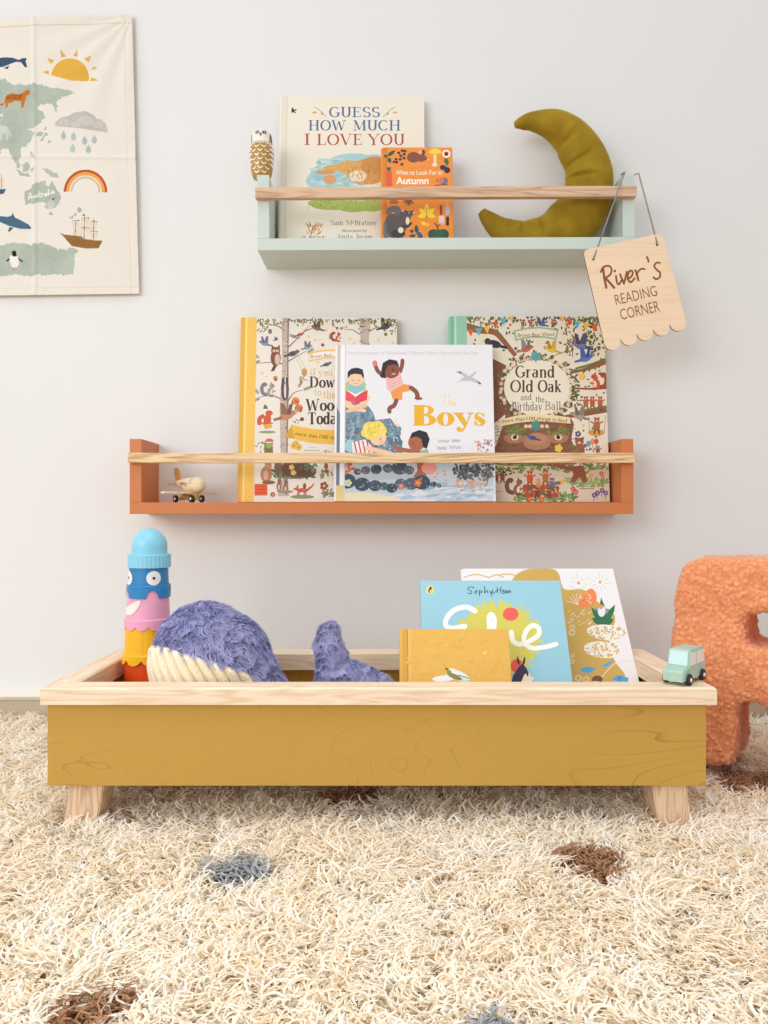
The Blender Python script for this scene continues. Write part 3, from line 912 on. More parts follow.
# --- small orange book -------------------------------------------------
def orange_book():
    lean = math.radians(8.5); Yb = 1.183
    w = (453 - 383) * 1.195 / F
    a = book('small bright orange nature book with white title, standing before the cream book', 'book', PX(383, 1.195), Yb, ZT, w, 0.1655, 0.009, lean, paper_mat('orange cover', (232, 140, 52)))
    a.crop = (370, 140, 8.53)
    full(a, (238, 146, 56))
    strip(a, 0, .05, (222, 128, 44)); strip(a, .05, .058, (200, 110, 36))
    g = (40, 92, 70); pur = (72, 40, 78); br = (134, 80, 60)
    a.line([(140, 130), (170, 190)], 5, g); a.leaf(145, 140, 90, 34, -35, g); a.leaf(150, 150, 40, 26, 215, g); a.leaf(160, 150, 52, 36, 75, g)
    for x, y in ((245, 110), (275, 92), (298, 95), (262, 135), (292, 122), (222, 165), (258, 165), (206, 188), (228, 190), (290, 155), (272, 208)):
        a.ell(x, y, 14, 12, pur)
        a.line([(x, y), (x + 12, y + 18)], 3, (150, 90, 50))
    # dormouse-like brown creature
    a.line([(330, 190), (380, 220), (440, 205), (500, 215)], 9, (246, 150, 110), True)
    a.ell(370, 148, 56, 46, br); a.ell(430, 150, 48, 36, br, rot=10); a.poly([(420, 125), (500, 160), (470, 175), (420, 180)], br)
    a.ell(455, 105, 16, 22, (110, 62, 46)); a.ell(430, 105, 14, 20, (244, 170, 160)); a.ell(478, 140, 4, None, (20, 16, 16)); a.ell(496, 168, 8, 6, (240, 220, 200))
    # mushroom
    a.rect(542, 120, 566, 215, (240, 222, 180)); a.ell(552, 212, 24, 16, (240, 222, 180)); a.poly(arc(555, 112, 54, 40, 180, 360) + [(555, 128)], (246, 214, 70)); a.line([(505, 118), (606, 118)], 6, (226, 186, 60))
    # round publisher roundel
    a.ell(651, 118, 34, 33, (250, 246, 240), n=24); a.ell(651, 118, 20, 20, (196, 62, 56), n=20); a.ell(651, 122, 11, 13, (60, 40, 40))
    a.leaf(640, 150, 74, 40, 70, (60, 110, 70)); a.line([(650, 210), (655, 235)], 5, g); a.ell(622, 235, 26, 22, (52, 44, 86)); a.ell(658, 258, 26, 27, (46, 38, 78))
    # carrot / radish
    a.poly([(134, 264), (186, 264), (190, 395), (140, 400)], (232, 92, 66))
    for y in (290, 320, 350, 378): a.line([(140, y), (165, y + 3)], 4, (210, 72, 56))
    for r in (-120, -100, -80, -60): a.leaf(160, 268, 44, 14, r, (60, 104, 62))
    cream = (250, 240, 216)
    a.sans('What to Look For in', 220, 297, 392, 40, cream, bold=.012)
    a.sans('Autumn', 222, 376, 278, 62, (255, 252, 246), bold=.022)
    # bird at right
    a.ell(628, 350, 38, 30, (110, 116, 140)); a.ell(600, 345, 32, 24, (226, 120, 92)); a.poly([(575, 338), (560, 345), (578, 352)], (60, 50, 50)); a.line([(552, 388), (660, 380)], 8, (100, 70, 60)); a.ell(602, 338, 4, None, (20, 16, 16))
    # below the rail
    for x in (190, 215): a.ell(x, 530, 26, 18, (176, 100, 50))
    for r, c in ((70, (170, 60, 50)), (95, (80, 90, 60)), (120, (170, 70, 50)), (40, (80, 100, 60)), (150, (190, 60, 50))): a.leaf(330, 505, 62, 18, r, c)
    gr, dk = (92, 88, 90), (66, 62, 66)
    a.line([(165, 830), (140, 740), (185, 690), (240, 640), (225, 590), (170, 600), (150, 640)], 80, (116, 112, 114), True, 46)
    a.ell(200, 740, 62, 100, gr); a.ell(190, 690, 60, 60, gr); a.ell(262, 720, 62, 90, gr, rot=20); a.ell(240, 800, 62, 38, dk); a.ell(300, 650, 52, 50, gr); a.poly([(310, 610), (378, 600), (368, 640), (320, 670)], gr)
    a.ell(320, 690, 16, 34, (240, 226, 200)); a.ell(262, 770, 24, 26, (240, 226, 200)); a.rline([(280, 735), (320, 738), (350, 710)], 20, dk)
    a.poly([(262, 606), (282, 588), (300, 622)], (244, 150, 130)); a.poly([(300, 596), (288, 618), (312, 612)], dk); a.ell(334, 622, 7, 6, (250, 246, 240)); a.ell(335, 622, 4, None, (10, 10, 10)); a.ell(372, 620, 6, 8, (250, 240, 230))
    y_ = (248, 222, 60)
    for r, l in ((-90, 90), (-140, 80), (-40, 80), (170, 70), (10, 70)): a.leaf(484, 640, l + 10, 44, r, y_)
    a.line([(484, 570), (482, 640), (474, 780)], 7, (190, 150, 50)); a.leaf(480, 720, 50, 34, 200, y_); a.leaf(470, 730, 40, 30, -20, (236, 200, 56))
    a.leaf(400, 800, 80, 40, -95, (40, 100, 84)); a.leaf(395, 815, 66, 30, 175, g); a.leaf(400, 830, 60, 26, 10, g); a.ell(356, 778, 16, 15, (56, 84, 130)); a.ell(418, 802, 22, 20, (64, 100, 160)); a.ell(436, 820, 15, 14, (50, 80, 130))
    a.poly([(594, 560), (614, 552), (618, 638), (596, 640)], (150, 60, 52)); a.poly([(582, 650), (634, 645), (634, 735), (622, 690), (614, 740), (604, 690), (596, 740), (588, 690)], (226, 214, 200))
    a.poly([(640, 600), (660, 540), (684, 600), (672, 640), (648, 640)], (176, 196, 226)); a.rect(648, 655, 674, 730, (60, 44, 40))
    a.ell(542, 806, 48, 46, (50, 92, 70)); a.ell(626, 806, 48, 46, (46, 86, 66)); a.ell(586, 812, 50, 50, (56, 100, 76)); a.rline([(582, 768), (568, 730), (552, 712)], 12, (110, 84, 60)); a.leaf(570, 740, 40, 20, -30, (150, 110, 60))
    a.build('cover_print', M['print'], a.obj)
orange_book()

# --- woodland book with the yellow cloth spine -------------------------
def woodland_book():
    lean = math.radians(5.6); Yb = 1.203
    w = (397 - 240.5) * 1.22 / F
    top = PZ(318, 1.234)
    h = (top - ZO) / math.cos(lean)
    a = book('large woodland picture book with yellow cloth spine, at the left of the terracotta shelf row', 'book', PX(240.5, 1.218), Yb, ZO, w, h, 0.0115, lean, paper_mat('yellow book cloth', (226, 178, 70)))
    full(a, (234, 228, 218))
    rnd = random.Random(5)
    a.crop = (235, 310, 6.98)
    grn = [(110, 116, 66), (134, 132, 84), (84, 92, 56), (150, 140, 90)]
    # branches, birch trunk and creatures of the upper half
    a.poly([(326, 56), (380, 56), (372, 300), (378, 560), (366, 1100), (378, 1300), (300, 1300), (318, 1000), (312, 700), (330, 400)], (196, 178, 168))
    for _ in range(70):
        y = rnd.uniform(60, 1280); x = rnd.uniform(322, 366)
        a.ell(x, y, rnd.uniform(3, 12), rnd.uniform(2, 5), rnd.choice([(150, 122, 110), (120, 92, 82), (222, 208, 200), (226, 214, 206)]))
    a.line([(372, 60), (366, 640), (360, 1290)], 9, (140, 112, 102))
    br = (122, 96, 86)
    for p in ([(372, 260), (440, 195), (520, 110)], [(480, 150), (560, 120)], [(370, 360), (420, 330), (500, 285)], [(330, 375), (250, 365), (165, 372)], [(366, 640), (410, 580), (470, 560)], [(320, 620), (250, 595), (160, 612)], [(330, 130), (290, 110), (200, 95)]):
        a.line(p, 9, br, True, 3)
    for _ in range(70):
        a.leaf(rnd.uniform(160, 760), 58 + rnd.expovariate(1 / 14.0), rnd.uniform(14, 30), 10, rnd.uniform(30, 150), rnd.choice(grn))
    for x, y in ((190, 100), (220, 130), (250, 95), (290, 92), (180, 140), (420, 80), (470, 85), (540, 70), (600, 75)):
        a.bush(x, y, 26, 16, grn, 8, 16, rnd)
    for x, y, r in ((172, 340, 220), (180, 350, 150), (170, 590, 230), (180, 615, 160), (440, 545, -60), (470, 560, -20), (460, 520, -90), (500, 300, -30)):
        a.sprig(x, y, 48, r, rnd.choice([(96, 104, 62), (120, 116, 70)]))
    a.owl(284, 335, 100, (132, 76, 58))
    a.bird(208, 235, 58, (136, 146, 164), (110, 118, 140), -1, True); a.bird(286, 208, 24, (110, 106, 110), (90, 86, 90), 1, True)
    a.ell(245, 150, 14, 18, (130, 110, 110)); a.ell(282, 475, 16, 16, (210, 140, 60)); a.poly([(268, 480), (300, 480), (284, 500)], (130, 70, 40))
    a.squirrel(246, 560, 84, (164, 150, 158), 1); a.bird(410, 185, 46, (156, 160, 170), (130, 134, 146), -1); a.bird(454, 172, 42, (196, 84, 64), (160, 66, 52), 1)
    a.bird(572, 128, 60, (140, 108, 84), (100, 84, 66), -1, True); a.bird(404, 305, 70, (104, 100, 112), (80, 78, 90), 1)
    a.bird(506, 262, 50, (150, 156, 164), (110, 118, 126), 1, True); a.squirrel(716, 190, 60, (200, 86, 60), 1); a.sprig(660, 210, 40, -80, (90, 92, 60)); a.ell(612, 244, 12, 12, (160, 70, 66))
    a.line([(680, 80), (700, 120), (740, 132), (768, 120)], 3, (90, 80, 80), True)
    for x, y, c in ((684, 95, (196, 110, 120)), (712, 118, (110, 110, 140)), (745, 120, (190, 120, 90))): a.poly([(x - 12, y), (x + 12, y), (x, y + 26)], c)
    # badger on the trunk, flowers, mouse on a swing
    a.ell(348, 555, 28, 80, (92, 76, 88)); a.ell(350, 562, 8, 56, (226, 214, 212)); a.ell(350, 490, 24, 22, (84, 70, 82)); a.line([(350, 470), (350, 505)], 8, (236, 228, 222))
    a.line([(420, 330), (470, 420)], 2, (150, 140, 130)); a.line([(440, 320), (496, 410)], 2, (150, 140, 130)); a.ell(484, 435, 20, 28, (204, 150, 80)); a.line([(484, 460), (476, 482), (500, 492)], 5, (90, 66, 50), True)
    for x, y in ((424, 636), (446, 686)): a.flower(x, y, 28, (228, 130, 70), (210, 90, 40), 8)
    a.bush(430, 670, 46, 50, grn, 14, 18, rnd)
    for _ in range(60): a.ell(rnd.uniform(165, 760), rnd.uniform(110, 900), rnd.uniform(2, 5), None, rnd.choice([(232, 200, 140), (222, 170, 130), (170, 150, 140)]), n=6)
    for x, y in ((190, 440), (515, 186), (560, 210), (636, 140), (580, 365)): a.flower(x, y, 11, (238, 204, 150), (232, 180, 120))
    # right-hand birch, perched bird and hanging leaves
    a.poly([(868, 56), (950, 56), (935, 200), (945, 700), (860, 700), (880, 300)], (196, 178, 168))
    for _ in range(24): a.ell(rnd.uniform(872, 936), rnd.uniform(60, 260), rnd.uniform(3, 12), rnd.uniform(2, 5), rnd.choice([(150, 122, 110), (222, 208, 200), (120, 92, 82)]))
    a.line([(935, 150), (1000, 120), (1060, 150)], 8, br, True, 3); a.line([(870, 170), (820, 140), (760, 135)], 7, br, True, 3)
    a.bird(1050, 118, 70, (84, 74, 78), (64, 56, 62), 1, True); a.ell(1052, 170, 12, 12, (150, 100, 60))
    for _ in range(60): a.leaf(rnd.uniform(760, 1130), 58 + rnd.expovariate(1 / 16.0), rnd.uniform(14, 30), 10, rnd.uniform(30, 150), rnd.choice(grn))
    for x, y in ((1090, 80), (1115, 110), (980, 80), (820, 84), (1110, 160)): a.bush(x, y, 26, 18, grn, 9, 16, rnd)
    for x, y in ((800, 200), (1000, 210), (1100, 230), (830, 235)): a.flower(x, y, 11, (238, 204, 150), (232, 180, 120))
    # title
    ob = (226, 178, 90)
    a.poly([(508, 300)] + [tuple(p) for p in spline([(508, 300), (600, 280), (700, 276), (780, 284)], 4)] + [(780, 342), (690, 334), (600, 344), (515, 362), (522, 330)], (238, 196, 104))
    a.poly([tuple(p) for p in spline([(520, 310), (600, 292), (700, 288), (780, 296)], 4)] + [(780, 330), (690, 324), (600, 334), (526, 348)], (244, 238, 226))
    a.sans('Brown Bear', 530, 336, 150, 24, (110, 100, 100), rot=-4)
    a.bird(640, 380, 50, (110, 104, 120), (90, 86, 100), 1)
    a.serif('if', 524, 454, 40, 46, ob, .13, .07); a.serif('you', 582, 458, 100, 46, ob, .13, .07)
    ink = (70, 52, 44)
    a.serif('Down', 520, 540, 230, 74, ink, .2, .06)
    a.serif('to', 552, 596, 50, 46, ob, .13, .07); a.serif('the', 614, 616, 90, 52, ob, .13, .07)
    a.serif('Woods', 496, 702, 290, 78, ink, .2, .06)
    # lower half
    a.crop = (235, 400, 6.98)
    a.serif('Today', 508, 168, 250, 82, ink, .2, .06)
    a.fox(225, 170, 50, (204, 92, 56), 1); a.line([(170, 175), (172, 130), (205, 110)], 30, (204, 92, 56), True); a.ell(226, 140, 26, 46, (204, 92, 56), rot=10); a.ell(238, 92, 26, 20, (204, 92, 56)); a.poly([(196, 62), (206, 30), (222, 40), (232, 62)], (90, 110, 70)); a.poly([(255, 90), (276, 98), (252, 104)], (220, 130, 90))
    a.poly([(196, 172), (250, 164), (262, 190), (210, 205)], (220, 170, 80)); a.ell(226, 224, 60, 10, (150, 160, 120))
    a.ell(468, 134, 14, 14, (110, 62, 60)); a.bush(430, 150, 24, 14, [(100, 120, 70)], 7, 16, rnd)
    a.bird(360, 112, 100, (190, 138, 104), (150, 104, 78), 1, True)
    a.bush(208, 320, 50, 40, [(140, 150, 110), (160, 160, 140)], 18, 22, rnd); a.poly([(205, 300), (262, 300), (266, 372), (204, 372)], (122, 110, 60)); a.ell(236, 318, 22, 20, (150, 176, 80)); a.poly(arc(240, 292, 30, 24, 180, 360), (206, 100, 96)); a.ell(256, 314, 6, 4, (230, 160, 60))
    a.poly([(388, 168), (470, 190), (560, 204), (690, 212), (780, 210), (780, 305), (690, 310), (560, 304), (460, 286), (384, 262), (398, 215)], (236, 190, 70))
    a.poly([(392, 180), (345, 260), (420, 272)], (212, 164, 50))
    for s, x, y, wd in (('more', 420, 246, 76), ('than', 510, 258, 62), ('100', 588, 266, 60), ('things', 664, 272, 90)): a.sans(s, x, y, wd, 26, (60, 48, 40), rot=6, shear=.15)
    for x, y in ((425, 305), (445, 330), (410, 320)): a.flower(x, y, 24, (232, 180, 70), (200, 140, 40), 6)
    a.line([(515, 330), (565, 332)], 4, (190, 180, 170)); a.line([(482, 352), (590, 352)], 5, (160, 150, 140)); a.bush(640, 360, 24, 12, [(190, 90, 80), (120, 90, 60)], 8, 14, rnd)
    # ground below the rail
    a.ell(420, 508, 150, 44, (120, 138, 100)); a.bush(420, 510, 160, 40, [(92, 112, 70), (130, 146, 98), (80, 100, 66)], 60, 34, rnd)
    a.ell(430, 480, 110, 62, (110, 78, 62)); a.ell(300, 470, 26, 50, (130, 100, 90)); a.ell(500, 505, 60, 36, (104, 72, 58)); a.ell(545, 495, 14, 12, (190, 140, 100))
    a.bush(520, 470, 60, 26, [(110, 136, 100), (92, 124, 96)], 16, 30, rnd)
    for x, y in ((395, 470), (408, 508)): a.flower(x, y, 20, (226, 196, 130))
    a.ell(218, 520, 40, 58, (188, 134, 98)); a.ell(232, 462, 26, 26, (196, 146, 106)); a.ell(215, 525, 18, 34, (220, 180, 150)); a.ell(235, 575, 46, 14, (120, 96, 70)); a.ell(214, 440, 6, 16, (176, 120, 88)); a.ell(248, 440, 6, 16, (176, 120, 88))
    a.poly([(136, 586), (226, 584), (226, 666), (136, 668)], (226, 92, 44)); 
    for y in (604, 626, 648): a.line([(148, y), (212, y - 2)], 5, (188, 62, 36))
    for x, y, k in ((306, 605, 40), (352, 620, 44)): a.ell(x, y, k * .42, k * .8, (132, 96, 78)); a.ell(x + 4, y - k * .9, k * .35, k * .4, (142, 106, 86)); a.ell(x - 4, y - k * 1.4, 4, 14, (120, 86, 70)); a.ell(x + 10, y - k * 1.4, 4, 14, (120, 86, 70)); a.ell(x, y + 4, k * .2, k * .5, (214, 190, 170))
    a.ell(350, 640, 60, 10, (150, 150, 120)); a.flower(264, 660, 18, (170, 80, 60)); a.ell(470, 676, 84, 14, (140, 148, 104)); a.fox(470, 630, 78, (206, 92, 58), -1); a.ell(486, 600, 12, 20, (120, 90, 60))
    a.bush(640, 520, 46, 18, [(130, 146, 90)], 18, 26, rnd); a.ell(640, 495, 18, 10, (170, 80, 60)); a.ell(636, 462, 14, 24, (150, 84, 60)); a.flower(622, 600, 30, (150, 72, 60)); a.bush(650, 650, 50, 22, [(140, 150, 100), (110, 130, 80)], 26, 26, rnd)
    # yellow cloth strip along the spine
    zsp = 0.094
    strip(a, 0, zsp, (240, 196, 92))
    for _ in range(110):
        u, v = rnd.uniform(.04, zsp - .005) * a.w, rnd.uniform(0.003, a.h - .003); q = rnd.uniform(.0004, .0009)
        a.poly([(u - q, v), (u, v - q), (u + q, v), (u, v + q)], rnd.choice([(228, 180, 76), (248, 212, 120)]), raw=True)
    strip(a, 0.0, .02, (226, 178, 66)); strip(a, .022, .034, (250, 220, 132))
    a.build('cover_print', M['print'], a.obj)
woodland_book()

# --- oak tree book with the mint spine ---------------------------------
def oak_book():
    lean = math.radians(5.6); Yb = 1.203
    w = (607 - 451.5) * 1.22 / F
    h = (PZ(317, 1.234) - ZO) / math.cos(lean)
    a = book('large forest picture book with mint green spine, at the right of the terracotta shelf row', 'book', PX(451.5, 1.218), Yb, ZO, w, h, 0.0115, lean, paper_mat('mint book cloth', (140, 200, 172)))
    full(a, (232, 222, 204))
    rnd = random.Random(8)
    a.crop = (440, 305, 3.84)
    G = [(86, 96, 50), (112, 114, 62), (70, 82, 44), (130, 126, 76), (96, 84, 48)]
    T = [(140, 84, 58), (122, 72, 52), (156, 100, 70)]
    # hanging leaves, top boughs
    for _ in range(190):
        x = rnd.uniform(100, 640); a.leaf(x, 42 + rnd.expovariate(1 / 15.0), rnd.uniform(9, 17), 7, rnd.uniform(40, 140), rnd.choice(G))
    for _ in range(60): a.leaf(rnd.uniform(560, 640), rnd.uniform(45, 200), rnd.uniform(10, 18), 8, rnd.uniform(0, 360), rnd.choice(G))
    for _ in range(40): a.leaf(rnd.uniform(480, 520), rnd.uniform(60, 180), rnd.uniform(9, 15), 7, rnd.uniform(40, 140), rnd.choice(G))
    a.line([(90, 80), (150, 96), (210, 105), (245, 140), (290, 195)], 30, (150, 92, 60), True, 16)
    a.line([(95, 76), (160, 90), (215, 100), (255, 140)], 9, (104, 118, 60), True, 6)
    a.line([(640, 215), (580, 240), (500, 262)], 22, (150, 94, 64), True, 8); a.line([(640, 205), (580, 228), (520, 245)], 8, (104, 118, 60), True)
    a.line([(640, 318), (580, 322), (510, 320)], 10, (140, 84, 58), True, 6); a.line([(640, 400), (560, 416), (480, 430)], 26, (140, 88, 60), True, 14); a.line([(640, 390), (560, 405), (500, 418)], 10, (110, 120, 62), True)
    for _ in range(30): a.leaf(rnd.uniform(500, 560), rnd.uniform(330, 400), rnd.uniform(8, 13), 6, rnd.uniform(0, 360), rnd.choice(G))
    for _ in range(80): a.leaf(rnd.uniform(100, 640), rnd.uniform(60, 200), rnd.uniform(10, 18), 8, rnd.uniform(0, 360), rnd.choice(G + T))
    for _ in range(60): a.leaf(rnd.uniform(500, 640), rnd.uniform(200, 560), rnd.uniform(9, 15), 7, rnd.uniform(0, 360), rnd.choice(G))
    # bunting
    fl = [(224, 92, 50), (92, 176, 206), (240, 186, 70), (222, 84, 52), (98, 178, 206), (240, 190, 72)]
    for i, (x, y) in enumerate(((117, 108), (148, 105), (180, 97), (212, 80), (243, 66), (272, 52))): a.poly([(x - 13, y - 14), (x + 13, y - 16), (x + 2, y + 14)], fl[i])
    for i, (x, y) in enumerate(((467, 50), (496, 66), (526, 76), (560, 84), (592, 90))): a.poly([(x - 12, y - 14), (x + 14, y - 11), (x, y + 15)], fl[(i + 2) % 6])
    # ribbon and party on top
    for x, c in ((318, (150, 84, 64)), (348, (170, 78, 60)), (433, (190, 80, 64))): a.bear(x, 72, 20, c)
    a.bird(390, 74, 30, (90, 110, 168), (70, 90, 150), -1, True)
    a.poly([(282, 98), (330, 88), (380, 84), (430, 90), (456, 96), (446, 134), (400, 126), (350, 126), (310, 132), (290, 140)], (146, 186, 150))
    a.poly([(290, 103), (332, 94), (380, 90), (430, 96), (449, 101), (441, 127), (400, 120), (350, 120), (310, 126), (296, 131)], (238, 228, 206))
    a.sans('Brown Bear Wood', 299, 124, 140, 16, (92, 76, 70), rot=-2)
    a.bird(330, 170, 42, (190, 100, 70), (140, 128, 138), 1, True); a.bird(428, 172, 40, (232, 186, 60), (214, 164, 50), -1, True); a.bird(540, 156, 54, (118, 122, 160), (88, 84, 116), -1, True); a.bird(558, 206, 46, (92, 124, 190), (70, 100, 170), 1, True); a.bird(208, 150, 56, (64, 58, 66), (50, 46, 54), -1)
    a.line([(508, 200), (512, 120)], 3, (120, 80, 60)); a.line([(440, 194), (480, 178), (505, 150)], 3, (140, 90, 70), True)
    # oak body with a kindly face
    tr = (134, 84, 60)
    a.poly([tuple(p) for p in spline([(205, 240), (225, 330), (250, 420), (238, 470), (215, 540), (190, 610), (520, 610), (505, 520), (512, 450), (470, 420)], 4)], tr)
    a.poly([(190, 200), (250, 230), (262, 330), (250, 420), (190, 470)], (128, 80, 58))
    for _ in range(160):
        a.leaf(rnd.uniform(205, 510), rnd.uniform(440, 600), rnd.uniform(10, 30), 3, rnd.uniform(-15, 15), rnd.choice([(116, 70, 50), (158, 104, 76), (104, 62, 46)]))
    for x in (285, 452):
        a.ell(x, 508, 42, 24, (172, 120, 88)); a.ell(x + 2, 508, 15, 12, (232, 214, 180)); a.ell(x + 2, 508, 8, 8, (60, 40, 34)); a.line([(x - 40, 500), (x, 488), (x + 42, 500)], 4, (104, 62, 46), True)
        a.bush(x, 482, 44, 14, [(96, 118, 54), (120, 138, 64)], 30, 16, rnd)
    a.ell(372, 525, 54, 36, (178, 122, 92)); a.ell(372, 516, 40, 22, (188, 134, 102)); a.bird(354, 510, 36, (96, 104, 140), (70, 78, 116), -1); a.line([(330, 552), (372, 560), (420, 550)], 4, (104, 62, 46), True)
    a.flower(455, 550, 16, (240, 196, 70)); a.bear(535, 560, 70, (150, 88, 64))
    # cream panel inside a flowered wreath
    cx, cy, rx, ry = 372, 318, 128, 108
    for i in range(420):
        t = rnd.uniform(0, 6.283); q = rnd.uniform(.95, 1.22)
        a.leaf(cx + rx * q * math.cos(t), cy + ry * q * math.sin(t), rnd.uniform(9, 18), 8, rnd.uniform(0, 360), rnd.choice(G))
    a.ell(cx, cy, rx * .99, ry * .99, (236, 228, 210), n=48)
    for i in range(46):
        t = 6.283 * i / 46 + rnd.uniform(-.05, .05); q = rnd.uniform(1.0, 1.14)
        a.flower(cx + rx * q * math.cos(t), cy + ry * q * math.sin(t), rnd.uniform(6, 9), rnd.choice([(234, 206, 184), (226, 190, 168), (240, 218, 196)]), (216, 160, 110))
    for r in range(0, 360, 45): a.leaf(368, 198, 24, 11, r, (96, 160, 170))
    ink = (78, 60, 46)
    a.serif('Grand', 290, 278, 150, 44, ink, .17, .06); a.serif('Old', 270, 334, 88, 44, ink, .17, .06); a.serif('Oak', 376, 334, 90, 44, ink, .17, .06)
    a.serif('and', 310, 366, 42, 22, ink, .11, .07, rot=-3); a.serif('the', 366, 372, 34, 22, ink, .11, .07, rot=4)
    # looped script line
    a.serif('Birthday', 276, 405, 116, 32, ink, .09, .05); a.serif('Ball', 402, 403, 62, 32, ink, .09, .05)
    a.line([(268, 402), (276, 384), (290, 374)], 3, ink, True)
    # message ribbon
    a.poly([(228, 444), (250, 436)] + [tuple(p) for p in spline([(250, 436), (300, 424), (370, 418), (440, 424), (498, 432)], 4)] + [(502, 456), (440, 450), (370, 446), (300, 452), (250, 462), (222, 470)], (236, 218, 170))
    for s, x, y, wd, r in (('more', 238, 454, 44, -8), ('than', 288, 446, 38, -3), ('100', 332, 443, 32, 0), ('things', 370, 443, 54, 2), ('to', 430, 446, 16, 4), ('find', 452, 449, 34, 4)): a.sans(s, x, y, wd, 15, (70, 50, 40), rot=r, shear=.1)
    for r in range(0, 360, 45): a.leaf(368, 464, 26, 11, r, (84, 140, 140))
    for x in (330, 345, 392, 410): a.flower(x, 466, 8, (234, 200, 180))
    # right-hand creatures
    a.squirrel(600, 295, 56, (204, 88, 52), -1); a.flower(545, 275, 15, (240, 190, 90))
    for x in (560, 585, 615): a.bear(x, 376, 34, (186, 96, 60))
    a.ell(600, 490, 32, 14, (214, 160, 70)); a.bear(602, 464, 44, (170, 104, 70)); a.line([(575, 490), (570, 430)], 2, (150, 110, 90)); a.line([(630, 490), (636, 425)], 2, (150, 110, 90)); a.flower(530, 495, 12, (70, 80, 130)); a.poly([(545, 455), (558, 462), (548, 475)], (240, 190, 60)); a.bird(535, 428, 44, (170, 150, 140), (140, 124, 116), -1, True)
    for x, y, c in ((570, 532, (90, 160, 190)), (585, 525, (230, 150, 60)), (600, 524, (220, 80, 60))): a.ell(x, y, 9, 11, c); a.line([(x, y + 10), (590, 565)], 1.5, (120, 100, 90))
    a.bear(606, 560, 26, (150, 90, 66)); a.bush(520, 560, 30, 20, [(110, 130, 60)], 14, 14, rnd)
    # party in the meadow, below the rail
    a.rect(196, 618, 650, 770, (222, 206, 186))
    for _ in range(150): a.leaf(rnd.uniform(200, 640), rnd.gauss(626, 9), rnd.uniform(14, 26), 8, rnd.uniform(160, 380), rnd.choice([(120, 144, 76), (144, 162, 96), (98, 124, 64)]))
    for _ in range(150): a.leaf(rnd.uniform(290, 520), rnd.gauss(742, 8), rnd.uniform(14, 28), 8, rnd.uniform(160, 380), rnd.choice([(120, 150, 76), (150, 172, 104), (98, 128, 64)]))
    for _ in range(80): a.leaf(rnd.uniform(490, 640), rnd.gauss(684, 8), rnd.uniform(14, 28), 8, rnd.uniform(160, 380), rnd.choice([(130, 158, 86), (160, 180, 116)]))
    a.rect(318, 690, 456, 738, (178, 84, 60))
    for _ in range(50): a.ell(rnd.uniform(320, 455), rnd.uniform(690, 738), rnd.uniform(3, 7), None, rnd.choice([(220, 120, 80), (140, 70, 56), (232, 190, 120), (90, 110, 60)]), n=6)
    for x, y, k, c in ((345, 668, 42, (206, 90, 50)), (405, 664, 42, (196, 112, 70)), (430, 690, 36, (120, 110, 120)), (378, 690, 30, (210, 150, 90)), (372, 722, 26, (120, 66, 50)), (420, 722, 26, (140, 76, 56))): a.bear(x, y, k, c)
    a.squirrel(296, 700, 56, (136, 98, 80), 1); a.bird(455, 684, 40, (232, 190, 80), (90, 110, 140), 1)
    for x in (215, 240): a.bear(x, 662, 30, (150, 80, 58))
    a.bush(250, 640, 30, 16, G, 16, 14, rnd)
    a.poly([(505, 620), (550, 616), (560, 650), (566, 680), (548, 682), (536, 660), (518, 684), (500, 680), (512, 650)], (150, 86, 62)); a.rline([(506, 630), (470, 622), (440, 612)], 16, (150, 86, 62), False)
    for x, y, c in ((580, 655, (236, 170, 60)), (620, 648, (226, 110, 60)), (510, 708, (206, 70, 80)), (495, 716, (230, 220, 210)), (522, 718, (210, 90, 90)), (605, 722, (90, 84, 150)), (622, 712, (110, 96, 160)), (592, 730, (90, 84, 150)), (636, 722, (110, 96, 160)), (345, 745, (222, 100, 40)), (390, 748, (222, 100, 40))):
        a.line([(x, y), (x - 2, y + 24)], 2.5, (90, 120, 70)); a.flower(x, y, 10, c)
    a.line([(540, 696), (580, 697)], 2, (140, 120, 110)); a.line([(536, 705), (592, 706)], 3, (120, 100, 90)); a.line([(212, 716), (240, 717)], 2, (140, 120, 110))
    zs = .105
    strip(a, 0, zs, (150, 204, 178))
    for _ in range(60):
        u, v = rnd.uniform(.04, zs - .01) * a.w, rnd.uniform(.003, a.h - .003); q = .0005
        a.poly([(u - q, v), (u, v - q), (u + q, v), (u, v + q)], rnd.choice([(134, 190, 162), (172, 218, 194)]), raw=True)
    strip(a, 0, .02, (126, 188, 158)); strip(a, .022, .036, (186, 228, 206))
    a.build('cover_print', M['print'], a.obj)
oak_book()

